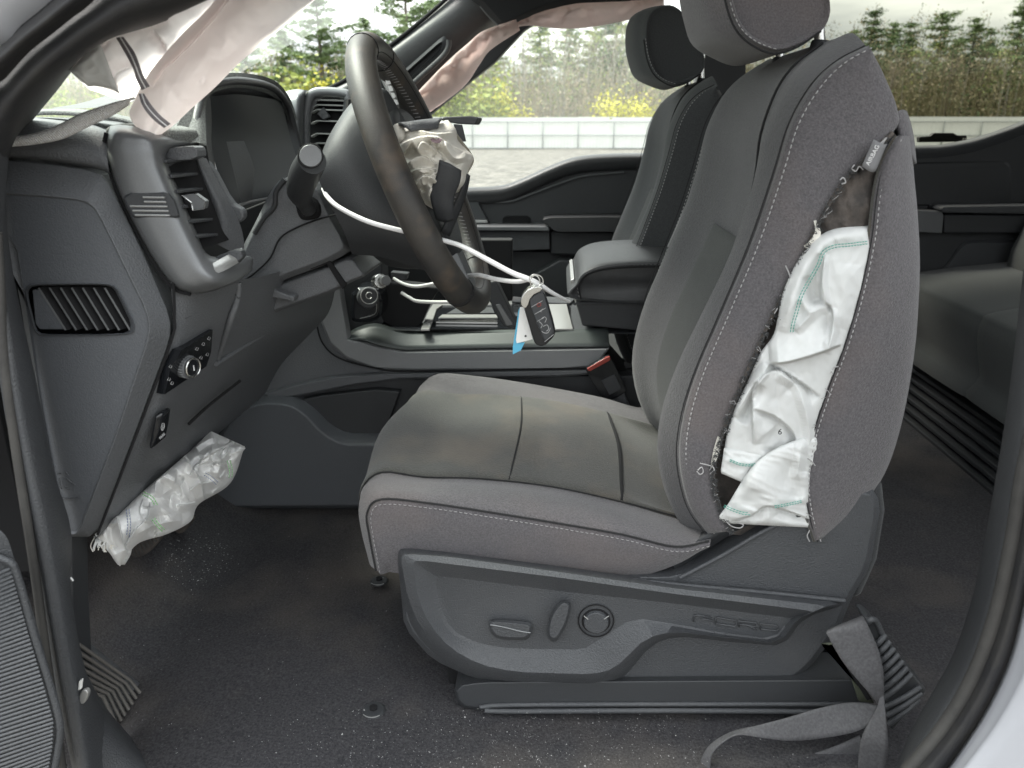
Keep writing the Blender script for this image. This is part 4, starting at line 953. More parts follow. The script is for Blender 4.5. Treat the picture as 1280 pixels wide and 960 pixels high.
# painted bezel: face toward the door
grid('vent_bezel', [P3(r) for r in (
    [(138, 158, .80), (150, 156, .79), (168, 158, .79), (186, 161, .795), (208, 164, .82), (244, 168, .87)],
    [(135, 166, .776), (146, 164, .762), (165, 166, .760), (186, 170, .764), (208, 174, .79), (245, 178, .86)],
    [(133, 180, .772), (142, 180, .757), (162, 182, .755), (187, 184, .758), (200, 186, .772), (211, 188, .80)],
    [(135, 200, .772), (144, 200, .757), (166, 202, .754), (191, 205, .757), (204, 206, .772), (211, 208, .80)],
    [(150, 243, .772), (158, 242, .757), (180, 242, .754), (206, 242, .757), (219, 243, .772), (226, 244, .80)],
    [(178, 300, .772), (186, 297, .757), (205, 292, .754), (227, 289, .757), (239, 288, .772), (245, 288, .80)],
    [(203, 340, .772), (211, 337, .757), (228, 330, .754), (246, 326, .757), (256, 322, .770), (263, 320, .80)],
    [(222, 360, .774), (230, 358, .760), (248, 354, .758), (268, 349, .762), (290, 337, .80), (312, 320, .87)],
    [(238, 367, .790), (246, 367, .780), (262, 365, .777), (280, 359, .785), (298, 351, .82), (315, 338, .875)])], M['bez'], db, 5, 5, thick=.003)
tube('bezel_gap', [(133, 166), (131, 190), (148, 243), (176, 301), (201, 342), (220, 362), (238, 368)], .0022, M['void'], db, 5, 6, Y=.775)
grid('vent_surround', [P3([(241, 196, .85), (250, 222, .855), (262, 255, .86), (268, 280, .865), (262, 300, .868)]), P3([(247, 195, .845), (258, 222, .85), (274, 256, .855), (281, 284, .862), (276, 308, .866)]), P3([(258, 198, .865), (272, 226, .87), (290, 258, .88), (303, 290, .89), (306, 322, .90)])], M['pllit'], db, 4, 4)
ve = thing('driver_vent', 'tall dark air vent with silver tab beside the instrument hood', 'air vent', tuple(W(240, 250, .83)))
grid('vent_recess', [P3([(204, 182), (208, 205), (220, 240), (235, 275), (250, 312)], .80), P3([(258, 182), (262, 205), (270, 235), (278, 268), (286, 300)], .87)], M['void'], ve, 3, 3)
for i in range(6):
    y0 = 196 + i * 19; xa = 205 + (y0 - 190) * .385; xb_ = 246 + (y0 - 190) * .30
    a, b = W(xa, y0 + 4, .776), W(xb_, y0, .86); d = Vector((-.03, .004, .004))
    V = [a, b, b + d, a + d]; V += [v + Vector((0, 0, -.003)) for v in V]
    bev(mk('slat', V, [(0, 1, 2, 3), (7, 6, 5, 4), (0, 4, 5, 1), (1, 5, 6, 2), (2, 6, 7, 3), (3, 7, 4, 0)], M['pl'], ve, True, 30), .0008)
nest('frame', [([(198, 190), (200, 187), (243, 184), (248, 188), (272, 262), (270, 270), (262, 250), (240, 200), (236, 194), (206, 196)], .80)], M['pld'], ve, 1, fill=False, bevel=0)
tabo = prism('vent_tab', [(227, 244), (243, 242), (257, 252), (255, 261), (241, 263), (238, 253)], .79, .80, M['bez'], ve, .0012)
for q_ in ([(227, 244), (239, 253), (241, 263)], [(243, 242), (257, 252), (255, 261)], [(239, 253), (241, 263), (255, 261)]): tube('silver_edge', q_, .0007, M['chrome'], tabo, 1, 6, Y=.789)
prism('tab_face', [(229, 248), (237, 252), (239, 261), (231, 256)], .7885, .790, M['void'], tabo, .0005)
# brow over the vent
prism('vent_brow', [(206, 190), (210, 185), (238, 182), (246, 185), (247, 199), (212, 201), (208, 214), (204, 212)], .80, .822, M['pllit'], ve, .004, 1)
# moulded flag strip
flag = nest('flag_strip', [([(150, 240), (200, 239), (216, 243), (226, 270), (222, 273), (170, 273), (163, 270)], .7565), ([(153, 242), (200, 241), (214, 244), (223, 269), (220, 271), (171, 271), (165, 268)], .7535)], M['pld'], db, 1, bevel=.0008)
for k in range(5):
    y = 246 + k * 5.6; x0 = 179 + k * 1.5 if k < 2 else 163 + (k - 2) * 3
    tube('stripe', [(x0, y + .5), (206 + k * 1.6, y + 1.0)], .0010, M['silver'], flag, 1, 5, Y=.7528)
# lower lip of the bezel that wraps rearward
grid('lip_inlay', [P3([(266, 329, .775), (282, 320, .795), (302, 310, .83)]), P3([(268, 337, .768), (284, 329, .785), (306, 317, .82)]), P3([(272, 342, .770), (287, 335, .785), (307, 322, .82)])], M['silver'], db, 4, 4)
prism('bezel_inner', [(262, 330), (266, 322), (300, 309), (304, 326), (272, 340)], .802, .815, M['pl'], db, .002, 1)
# knee panel facing the seat
kp = grid('knee_panel', [
    P3([(213, 350, .775), (250, 362, .80), (298, 350, .88), (330, 345, .98), (380, 330, 1.12), (430, 315, 1.3)]),
    P3([(217, 398, .772), (238, 405, .795), (282, 398, .87), (318, 390, .97), (365, 375, 1.12), (420, 358, 1.3)]),
    P3([(215, 425, .772), (228, 440, .790), (264, 437, .87), (300, 430, .96), (355, 410, 1.12), (410, 392, 1.3)]),
    P3([(171, 540, .772), (202, 525, .80), (250, 494, .90), (285, 470, .99), (330, 445, 1.14), (385, 420, 1.3)]),
    P3([(140, 620, .772), (174, 596, .82), (224, 552, .93), (266, 515, 1.04), (310, 480, 1.16), (352, 455, 1.3)]),
    P3([(121, 671, .772), (152, 644, .83), (205, 598, .95), (250, 560, 1.06), (292, 524, 1.17), (331, 492, 1.29)]),
    P3([(118, 672, .80), (148, 646, .86), (200, 602, .98), (245, 562, 1.09), (288, 526, 1.2), (325, 494, 1.3)])], M['pllit'], db, 5, 5)
tube('panel_gap', [(217, 352), (218, 398), (214, 426), (171, 542), (122, 668)], .0016, M['void'], db, 5, 6, Y=.7685)
grid('coin_tray', [P3([(232, 402, .79), (262, 388, .83), (290, 372, .88), (296, 378, .885)]), P3([(232, 398, .785), (262, 384, .825), (290, 368, .875), (298, 374, .88)])], M['pld'], kp, 4, 3, thick=.003)
tube('tray_edge', [(298, 353, .885), (297, 372, .884), (288, 400, .876), (275, 440, .90), (266, 462, .92)], .004, M['pllit'], kp, 5, 8)
tube('panel_crease', [(270, 455, .90), (300, 436, .97), (345, 408, 1.10)], .0035, M['pllit'], kp, 5, 8)
tube('panel_crease', [(236, 530, .888), (262, 506, .945), (300, 476, 1.03)], .002, M['void'], kp, 5, 8)
# light switch module
lsm = thing('light_switch', 'glossy black headlight switch panel with round knurled knob on the knee panel', 'switch', tuple(W(236, 455, .8)))
q = P3([(206, 493, .772), (213, 462, .768), (227, 438, .768), (266, 412, .835), (264, 440, .845), (258, 458, .842)])
mk('switch_plate', q + [p + Vector((-.012, .004, 0)) for p in q], [(0, 1, 2, 3, 4, 5)] + [(i, (i + 1) % 6, 6 + (i + 1) % 6, 6 + i) for i in range(6)], M['blk'], lsm, True, 30)
ax = Vector((.95, -.30, -.05)).normalized(); kc = W(232, 458, .795)
kn = cylinder('rotary_knob', kc - ax * .012, ax, .0122, .020, M['pllit'], lsm, 28, .0015)
for k in range(24):
    a = 2 * pi * k / 24; u = ax.orthogonal().normalized(); v = ax.cross(u); p = kc - ax * .008 + (u * cos(a) + v * sin(a)) * .0124
    V, Fc = tubemesh([p, p + ax * .014], .0007, 4); mk('knurl', V, Fc, M['bez'], kn)
tube('silver_ring', [kc + ax * .0105 + (ax.orthogonal().normalized() * cos(a) + ax.cross(ax.orthogonal().normalized()) * sin(a)) * .0105 for a in [2 * pi * i / 16 for i in range(16)]], .0011, M['chrome'], kn, 2, 6, closed=True)
cylinder('knob_face', kc + ax * .0085, ax, .0088, .0012, M['blk'], kn, 24, 0)
tube('knob_mark', [kc + ax * .0115 + Vector((0, .0, .003)), kc + ax * .0115 + Vector((0, 0, -.003))], .0006, M['ink'], kn, 1, 5)
for (x, y, Y) in ((213, 458, .765), (211, 474, .765), (215, 479, .768), (246, 436, .793), (254, 430, .808), (261, 423, .82), (251, 447, .805), (259, 443, .822)):
    tube('switch_icon', [(x - 1.8, y + 1, Y), (x, y - 2, Y), (x + 2, y - 1, Y + .002), (x + 1, y + 2, Y + .001), (x - 1.8, y + 1, Y)], .00022, M['ink2'], lsm, 1, 4)
pbk = grid('brake_switch', [P3([(187, 556, .776), (190, 560, .776), (207, 546, .795)]), P3([(192, 534, .774), (200, 538, .778), (210, 531, .793)]), P3([(196, 521, .774), (204, 516, .780), (213, 511, .793)])], M['blk'], kp, 4, 4, thick=-.004)
text('lettering', 'PARK', W(203.0, 545.0, .7725), W(208, 540, .781) - W(199, 549, .768), W(200, 540, .78) - W(204, 546, .78), .0042, M['ink2'], pbk, ext=.0001)
ic = [W(203.5 + 3.1 * cos(a) * .62 + 1.1 * sin(-a) * .6, 533.5 + 4.6 * sin(a), .771) for a in [2 * pi * i / 12 for i in range(12)]]
tube('switch_icon', ic, .00025, M['ink2'], pbk, 2, 4, closed=True)
tube('switch_icon', [(203, 537, .770), (203.4, 531, .770), (205.5, 532, .771), (205, 534, .771), (203.2, 534.6, .770)], .00025, M['ink2'], pbk, 1, 4)
# instrument hood and screen
hood = grid('instrument_hood', [
    P3([(196, 186, .83), (236, 120, .93), (262, 97, .96), (300, 91, 1.05), (342, 100, 1.2), (362, 122, 1.28), (372, 150, 1.3)]),
    P3([(222, 182, .835), (244, 124, .935), (266, 102, .965), (302, 97, 1.05), (340, 106, 1.2), (358, 127, 1.28), (368, 152, 1.3)]),
    P3([(246, 178, .85), (252, 128, .94), (270, 109, .97), (302, 106, 1.05), (337, 114, 1.2), (354, 132, 1.28), (364, 156, 1.3)]), P3([(258, 182, .87), (258, 128, .96), (274, 113, .99), (304, 110, 1.07), (336, 118, 1.21), (352, 134, 1.29), (362, 158, 1.31)])], M['mesh'], db, 5, 4)
grid('hood_side', [P3([(205, 184, .83), (225, 150, .87), (240, 122, .93), (252, 104, .955)]), P3([(246, 196, .85), (244, 165, .88), (250, 132, .935), (262, 110, .96)])], M['mesh'], db, 4, 4)
tube('hood_lip', [(246, 190, .86), (243, 160, .89), (252, 122, .945), (266, 106, .965), (302, 101, 1.05), (340, 109, 1.2), (358, 129, 1.28), (366, 152, 1.3), (376, 190, 1.31)], .005, M['leath'], db, 5, 8)
grid('screen_surround', [P3([(246, 182, .86), (250, 124, .95), (268, 106, .98), (302, 103, 1.06), (340, 111, 1.21), (358, 131, 1.29), (380, 200, 1.30)]), P3([(262, 215, .90), (262, 130, .99), (278, 122, 1.05), (306, 122, 1.12), (334, 128, 1.24), (348, 142, 1.3), (366, 215, 1.3)]), P3([(280, 250, .93), (264, 180, .99), (280, 160, 1.05), (306, 150, 1.14), (334, 150, 1.24), (346, 160, 1.3), (362, 220, 1.3)])], M['pld'], db, 4, 4)
scr = grid('instrument_screen', [P3([(256, 122, .985), (300, 118, 1.08), (352, 126, 1.27)]), P3([(262, 180, .985), (306, 178, 1.09), (366, 182, 1.28)]), P3([(288, 262, .96), (330, 250, 1.08), (384, 232, 1.26)])], M['screen'], db, 5, 5)
grid('painted_screen_reflection', [P3([(283, 177, .975), (305, 176, 1.03)]), P3([(292, 215, .965), (318, 212, 1.03)]), P3([(301, 254, .955), (314, 250, 1.0)])], M['pld'], scr, 4, 3)  # reflection on the screen, put in as a lighter patch
tube('screen_trim', [(286, 252, .93), (294, 258, .935), (310, 253, .99), (345, 246, 1.1)], .002, M['bez'], db, 4, 6)
prism('hood_lower_trim', [(250, 198), (262, 205), (288, 255), (304, 262), (304, 275), (290, 282), (276, 262)], .90, .915, M['pllit'], db, .003, 1)
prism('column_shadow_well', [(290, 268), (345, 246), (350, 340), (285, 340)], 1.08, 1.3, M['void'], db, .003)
# centre display side and far vent
grid('center_stack_shell', [P3([(335, 120, 1.42), (366, 112, 1.42), (378, 112, 1.42), (386, 113, 1.44)]), P3([(340, 140, 1.38), (362, 128, 1.38), (374, 124, 1.38), (382, 122, 1.44)]), P3([(345, 170, 1.38), (362, 166, 1.38), (374, 168, 1.38), (380, 170, 1.44)]), P3([(350, 215, 1.38), (364, 212, 1.38), (376, 208, 1.38), (384, 205, 1.44)])], M['bez'], db, 4, 4)
M['bez2x'] = mat('light_vent_plastic', (.30, .31, .30), .45)
cv = thing('center_vent', 'grey framed dashboard vent beyond the steering column', 'air vent', tuple(W(410, 150, 1.5)))
nest('frame', [([(381, 118), (394, 111), (434, 114), (436, 122), (430, 200), (392, 205), (382, 195), (379, 150)], 1.45), ([(383, 120), (395, 114), (433, 117), (433, 124), (427, 198), (393, 202), (384, 193), (382, 150)], 1.44), ([(390, 140), (400, 120), (430, 122), (429, 132), (422, 192), (394, 195), (388, 186), (387, 160)], 1.445)], M['bez'], cv, 1, fill=False, bevel=.001)
prism('vent_recess', [(386, 118), (434, 118), (430, 200), (386, 200)], 1.46, 1.48, M['void'], cv, 0)
tube('frame_rim', [(384, 200), (382, 160), (385, 128), (396, 115), (432, 117), (436, 124)], .008, M['bez'], cv, 5, 8, Y=1.435)
for y in (124, 130, 136, 150, 166, 178): prism('slat', [(388, y + 4), (396, y), (431, y + 1), (430, y + 3), (396, y + 2), (389, y + 6)], 1.444, 1.46, M['bez2x'], cv, .0008)
prism('vent_tab', [(396, 142), (404, 134), (412, 146), (404, 150)], 1.44, 1.45, M['pl'], cv, .001)

# ------------------------------------------------------------------ steering column, wheel
sc = thing('steering_column', 'dark grey steering column shroud with tilt lever under the wheel', 'steering column', tuple(W(380, 310, 1.1)))
nest('upper_shroud', [([(302, 310), (322, 272), (338, 238), (352, 222), (378, 220), (402, 232), (412, 262), (436, 306), (436, 316), (410, 330), (350, 352), (300, 378), (285, 372), (292, 340)], 1.05),
                ([(308, 308), (327, 272), (342, 241), (355, 226), (377, 223), (396, 236), (407, 263), (429, 303), (429, 311), (406, 324), (347, 346), (302, 371), (291, 367), (298, 340)], 1.035)], M['pllit'], sc, 1, bevel=.003, back=.16)
tube('shroud_seam', [(437, 265), (405, 272), (372, 284), (350, 298), (338, 322), (320, 340), (300, 354)], .0012, M['void'], sc, 4, 6, Y=1.033)
tube('shroud_trim', [(356, 224), (345, 240), (343, 258), (330, 272), (318, 292)], .0035, M['pld'], sc, 5, 8, Y=1.034)
nest('lower_shroud', [([(258, 402), (300, 378), (350, 352), (412, 330), (440, 318), (452, 334), (461, 344), (440, 352), (420, 364), (380, 378), (340, 392), (290, 412), (262, 415)], 1.062),
                ([(264, 401), (302, 380), (352, 356), (412, 334), (438, 322), (448, 336), (456, 344), (438, 350), (418, 361), (378, 375), (338, 389), (290, 408), (266, 411)], 1.05)], M['pllit'], sc, 1, bevel=.003, back=.14)
prism('shroud_slot', [(385, 330), (408, 322), (412, 326), (432, 355), (428, 362), (408, 330), (388, 337)], 1.045, 1.06, M['void'], sc, .001)
tl = prism('tilt_lever', [(331, 363), (336, 358), (352, 366), (368, 371), (367, 378), (360, 376), (345, 373), (330, 372)], 1.03, 1.05, M['pllit'], sc, .0025)
# indicator stalk
stk = thing('indicator_stalk', 'black indicator stalk with round grey end button on the steering column', 'stalk', tuple(W(385, 262, 1.03)))
tube('stalk_arm', [W(386, 262, 1.02), W(379, 250, 1.0), W(375, 238, .97), W(381, 218, .93), W(390, 200, .895)], [.010, .012, .0165, .018, .0165], M['pld'], stk, 5, 16)
axs = (W(391, 196, .875) - W(386, 208, .905)).normalized(); ec = W(390, 197, .889)
cylinder('end_button', ec + Vector((.0005, -.004, .001)), Vector((.15, -.9, .3)), .0125, .005, M['bez'], stk, 28, .001)
tube('button_gap', [ec + Vector((0, -.005, .002)) + (Vector((1, .15, 0)).normalized() * cos(a) + Vector((0, .3, .95)).normalized() * sin(a)) * .0136 for a in [2 * pi * i / 14 for i in range(14)]], .0009, M['void'], stk, 2, 5, closed=True)
nest('stalk_socket', [([(369, 252), (388, 244), (400, 252), (402, 268), (396, 274), (378, 276), (372, 268)], 1.034), ([(372, 254), (388, 248), (397, 254), (399, 267), (394, 271), (379, 273), (375, 267)], 1.03)], M['void'], stk, 1, bevel=.001)

sw = thing('steering_wheel', 'worn leather steering wheel with its centre burst open', 'steering wheel', tuple(W(528, 215, 1.12)))
Ct = W(462, 60, 1.12); Cb = W(596, 372, 1.12); C0 = (Ct + Cb) / 2; U1 = (Ct - Cb) / 2; R = U1.length; U1n = U1.normalized(); V1 = Vector((0, -1, 0)); AX = U1n.cross(V1).normalized()
if AX.x < 0: AX = -AX
print('wheel R', R)
def wp(a, r=1.0, ax=0): return C0 + (U1n * cos(a) + V1 * sin(a)) * R * r + AX * ax
NR = 72
rr_ = []
rim = tubemesh([wp(2 * pi * i / NR) for i in range(NR)], .0198, 16, True)
rimo = mk('rim', rim[0], rim[1], M['wheel'], sw)
for a in (.28, -.28, 2.55, -2.55, pi / 2 + .95):
    cpt = wp(a); tdir = (wp(a + .01) - wp(a - .01)).normalized(); e1 = AX; e2 = tdir.cross(AX)
    tube('rim_seam', [cpt + (e1 * cos(b) + e2 * sin(b)) * .0200 for b in [2 * pi * i / 12 for i in range(12)]], .0008, M['seam'], rimo, 2, 5, closed=True)
tube('rim_seam', [wp(2 * pi * i / 40, 1 - .0125 / R, .0152) for i in range(40)], .0005, M['seam'], rimo, 2, 5, closed=True)
st_ = []
for i in range(150):       # stitching on the inner side of the rim
    a = 2 * pi * i / 150
    if not (-2.5 < ((a + pi) % (2 * pi)) - pi < 2.5): continue
    i1 = wp(a, 1) + (-(wp(a, 1) - C0).normalized() * .0188 + AX * .0055); i2 = wp(a + .02, 1) + (-(wp(a, 1) - C0).normalized() * .0193 - AX * .002)
    st_.append(tubemesh([i1, i2], .0009, 4))
V_, F_ = join_mesh(st_); o = mk('stitching', V_, F_, M['thread'], rimo); o['kind'] = 'stuff'
# hub and back shell
def wl(u, v, ax): return C0 + U1n * u + V1 * v + AX * ax
hubp = [(.085, -.075), (.10, 0), (.085, .075), (.02, .10), (-.06, .085), (-.11, .03), (-.11, -.03), (-.06, -.085), (.02, -.10)]
rows = [[wl(u * s, v * s, ax) for u, v in hubp] for s, ax in ((.55, -.115), (.8, -.10), (.98, -.06), (1.03, -.02), (1.0, .004), (.9, .008))]
grid('hub_shell', rows, M['pld'], sw, 4, 3, cu=True, cap0=True, cap1=True)
# column cover flaring from the dash to the back of the wheel
grid('column_cover', [P3([(398, 205, 1.03), (410, 172, 1.05), (436, 132, 1.08), (462, 112, 1.12), (478, 110, 1.2)]),
                      P3([(394, 212, .99), (420, 172, 1.0), (445, 142, 1.03), (470, 125, 1.06), (490, 122, 1.12)]),
                      P3([(405, 240, .985), (440, 225, .98), (480, 215, 1.0), (510, 205, 1.02), (530, 200, 1.05)]),
                      P3([(430, 290, .99), (470, 288, .985), (520, 298, 1.0), (545, 300, 1.02), (556, 300, 1.05)]),
                      P3([(440, 318, 1.03), (480, 322, 1.03), (530, 338, 1.04), (556, 345, 1.05), (570, 345, 1.08)])], M['pld'], sw, 5, 5)
for sgn, nm in ((1, 'spoke'), (-1, 'spoke')):
    rows = [[wl(.03, sgn * .06, .006), wl(-.025, sgn * .07, .006), wl(-.03, sgn * .07, -.02), wl(.03, sgn * .06, -.02)], [wl(.025, sgn * .12, .004), wl(-.015, sgn * .125, .004), wl(-.02, sgn * .125, -.016), wl(.026, sgn * .12, -.016)],
            [wl(.028, sgn * .18, .004), wl(-.02, sgn * .18, .004), wl(-.02, sgn * .18, -.012), wl(.028, sgn * .18, -.012)]]
    grid(nm, rows, M['pld'], sw, 2, 4, cu=True, cap0=True, cap1=True)
rows = [[wl(-.08, s, a) for s, a in ((-.03, .004), (.03, .004), (.03, -.02), (-.03, -.02))], [wl(-R * .95, s, a) for s, a in ((-.022, .004), (.022, .004), (.022, -.015), (-.022, -.015))]]
lsp = grid('lower_spoke', rows, M['bez'], sw, 2, 2, cu=True, cap0=True, cap1=True)
# switch pad seen inside the rim
pad = nest('switch_pad', [([(468, 72), (476, 76), (492, 108), (499, 140), (494, 138), (482, 112), (470, 86)], 1.21), ([(470, 75), (476, 79), (490, 108), (496, 136), (493, 134), (483, 111), (472, 86)], 1.203)], M['silver'], sw, 1, bevel=.0005, back=.01)
for k in range(6): prism('button', [(474 + k * 3.6, 82 + k * 8.5), (480 + k * 3.2, 82 + k * 8.5), (482 + k * 3.2, 88 + k * 8.5), (476 + k * 3.6, 89 + k * 8.5)], 1.197, 1.203, M['paper'], pad, .0006)
# burst cover flaps of the hub
grid('cover_flap', [P3([(497, 156, .99), (515, 151, 1.0), (540, 148, 1.02), (552, 147, 1.03)]), P3([(500, 153, .97), (520, 152, .975), (540, 152, .99), (550, 150, 1.0)]), P3([(514, 163, .965), (524, 162, .97), (538, 161, .98), (548, 160, .99)])], M['pl'], sw, 4, 4, thick=.003)
prism('cover_rim', [(549, 149), (556, 146), (588, 145), (598, 147), (597, 150), (594, 156), (572, 155), (556, 152)], 1.10, 1.16, M['pld'], sw, .002)
prism('cover_strut', [(567, 155), (577, 156), (582, 177), (571, 177)], 1.10, 1.11, M['pld'], sw, .001)
grid('cover_flap', [P3([(549, 200, .955), (546, 218, .957), (538, 240, .962), (540, 258, .965), (545, 275, .975)]), P3([(564, 206, .952), (562, 224, .955), (555, 245, .96), (556, 262, .965), (558, 278, .975)]), P3([(577, 213, .96), (575, 228, .962), (568, 246, .966), (567, 262, .97), (568, 275, .98)])], M['pld'], sw, 4, 4, thick=.003)
grid('cover_flap', [P3([(586, 218, 1.02), (578, 236, 1.02), (566, 262, 1.02), (552, 290, 1.02)]), P3([(588, 220, 1.03), (584, 240, 1.03), (574, 268, 1.03), (562, 296, 1.03)])], M['pld'], sw, 4, 3, thick=.003)

# ------------------------------------------------------------------ centre console
cc = thing('center_console', 'grey centre console with satin chamfered edge between the front seats', 'console', tuple(W(600, 460, 1.5)))
YC = 1.43
grid('console_edge', [P3([(424, 424), (445, 410), (470, 404), (500, 412), (530, 414), (640, 412), (760, 411)], YC + .035), P3([(432, 424), (452, 424), (476, 432), (505, 437), (540, 436), (640, 434), (762, 433)], YC)], M['bez2'], cc, 5, 4, thick=.003)
nest('console_side', [([(400, 350), (424, 350), (436, 424), (455, 428), (476, 434), (505, 439), (762, 435), (745, 458), (700, 462), (520, 463), (470, 461), (432, 448), (412, 430), (400, 400)], YC + .002), ([(402, 352), (422, 352), (434, 425), (454, 430), (476, 436), (505, 441), (758, 437), (743, 456), (700, 460), (520, 461), (470, 459), (434, 446), (414, 428), (402, 399)], YC - .003)], M['cons'], cc, 0, bevel=.001, back=.02)
nest('console_lower_rail', [([(330, 492), (370, 480), (420, 470), (480, 466), (750, 461), (744, 468), (700, 471), (500, 474), (440, 482), (380, 494), (340, 500)], YC + .0), ([(332, 493), (371, 482), (421, 472), (480, 468), (748, 463), (742, 466), (700, 469), (500, 472), (440, 480), (380, 492), (341, 498)], YC - .006)], M['pllit'], cc, 0, bevel=.001, back=.02)
prism('console_web', [(330, 380), (405, 352), (412, 428), (434, 450), (480, 464), (470, 470), (420, 474), (370, 484), (320, 500), (300, 470)], YC + .01, YC + .04, M['pllit'], cc, .004)
tube('shadow_gap', [(392, 372), (396, 405), (404, 430), (425, 448), (470, 460), (520, 464), (740, 460)], .0018, M['void'], cc, 5, 6, Y=YC - .003)
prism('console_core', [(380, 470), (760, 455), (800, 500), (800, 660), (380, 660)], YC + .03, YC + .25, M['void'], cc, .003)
nest('tunnel_cover', [([(266, 636), (272, 540), (300, 505), (330, 497), (362, 498), (385, 508), (412, 535), (432, 545), (600, 545), (800, 560), (800, 640), (440, 636)], YC - .02), ([(268, 633), (276, 548), (302, 512), (330, 504), (358, 505), (378, 515), (404, 543), (428, 556), (600, 556), (800, 570), (800, 637), (440, 632)], YC - .045)], M['plg'], cc, 1, bevel=.004, back=.06)
prism('tunnel_trim', [(376, 500), (400, 495), (470, 487), (500, 490), (480, 545), (432, 545), (410, 535)], YC - .005, YC + .03, M['pld'], cc, .003)
prism('tunnel_trim', [(280, 485), (330, 480), (480, 470), (800, 470), (800, 560), (300, 560)], YC + .015, YC + .05, M['pld'], cc, .003)
# top surface: bin, shifter plate
zt = W(640, 412, YC + .035).z
def topz(px, py, dz=0): return WZ(px, py, zt + dz)
grid('top_plate', [[Vector((topz(x, 411).x, y, zt - .004)) for x in (470, 560, 640, 730, 800)] for y in (YC + .03, YC + .12, YC + .30)], M['pl'], cc, 3, 3)
prism('stack_side', [(398, 300), (476, 300), (480, 405), (398, 430)], YC + .06, YC + .12, M['pld'], cc, .003)
prism('stack_face', [(470, 300), (640, 300), (640, 378), (470, 378)], YC + .30, YC + .34, M['void'], cc, .003)
prism('storage_bin', [(472, 352), (552, 360), (540, 374), (523, 412), (505, 412), (485, 408), (472, 396)], YC + .06, YC + .10, M['void'], cc, .004, 1)
q = lambda pts, dz, m, nm, par=cc, th=.003: mk(nm, (lambda P: P + [p + Vector((0, 0, -th)) for p in P])([topz(x, y, dz) for x, y in pts]), [tuple(range(len(pts)))] + [(i, (i + 1) % len(pts), len(pts) + (i + 1) % len(pts), len(pts) + i) for i in range(len(pts))], m, par, True, 30)
bev(q([(526, 411), (536, 388), (541, 380), (550, 377), (640, 376), (640, 380), (553, 381), (546, 386), (537, 411)], .004, M['silver'], 'shifter_frame', th=.004), .001)
q([(537, 411), (545, 388), (552, 382), (712, 381), (712, 411)], .001, M['blk'], 'shifter_plate')
q([(548, 397), (553, 393), (620, 393), (622, 397)], .005, M['silver'], 'inlay_strip')
q([(545, 402), (551, 400), (620, 399), (622, 403)], .0055, M['chrome'], 'inlay_strip')
q([(668, 411), (672, 380), (708, 380), (716, 411)], .004, M['silver'], 'tray_lid')
q([(558, 392), (572, 384), (615, 384), (618, 391)], .0035, M['pl'], 'inlay_strip')
q([(640, 377), (660, 370), (720, 372), (712, 379)], .002, M['pl'], 'cup_holder_surround')
prism('tray_step', [(640, 395), (664, 395), (668, 411), (640, 411)], YC + .05, YC + .08, M['blk'], cc, .001)
lev = prism('gear_lever', [(612, 352), (620, 351), (647, 406), (641, 411), (629, 408), (609, 372)], YC - .02, YC + .01, M['pld'], cc, .003)
prism('lever_inlay', [(619, 381), (625, 380), (642, 406), (633, 408)], YC - .023, YC - .018, M['bez'], lev, .002)
# engine start knob
sk = thing('drive_mode_knob', 'black knurled drive knob beside the steering column shroud', 'knob', tuple(W(460, 385, 1.44)))
nest('knob_plate', [([(440, 360), (470, 358), (478, 372), (478, 392), (470, 402), (444, 404), (438, 398)], 1.40), ([(443, 363), (468, 361), (474, 374), (474, 391), (468, 398), (446, 400), (442, 396)], 1.393)], M['blk'], sk, 1, bevel=.001, back=.05)
ks = cylinder('knob_body', W(458, 371, 1.405), Vector((.35, -.9, .1)), .019, .028, M['pld'], sk, 30, .002)
tube('knob_ring', [W(461.5, 369.5, 1.376) + (Vector((.93, .36, 0)) * cos(a) + Vector((0, 0, 1)) * sin(a)) * .0155 for a in [2 * pi * i / 16 for i in range(16)]], .0009, M['silver'], ks, 2, 5, closed=True)
tube('knob_icon', [W(461.5, 369.5, 1.374) + (Vector((.93, .36, 0)) * cos(a) + Vector((0, 0, 1)) * sin(a)) * .006 for a in [.6 + 5.0 * i / 10 for i in range(11)]], .0008, M['silver'], ks, 2, 5)
tube('plate_edge', [(450, 398), (462, 395), (470, 390), (471, 372)], .0008, M['silver'], sk, 3, 5, Y=1.391)
kcl = thing('key_cylinder', 'chrome key barrel hanging with cable ends behind the steering wheel', 'lock', tuple(W(478, 352, 1.35)))
cylinder('barrel', W(472, 352, 1.36), Vector((.5, -.8, .2)), .013, .02, M['chrome'], kcl, 20, .002)
cylinder('barrel_collar', W(480, 351, 1.345), Vector((.5, -.8, .2)), .009, .012, M['bez'], kcl, 16, .001)
prism('bracket', [(488, 340), (510, 342), (508, 350), (490, 352)], 1.35, 1.37, M['pld'], kcl, .002)
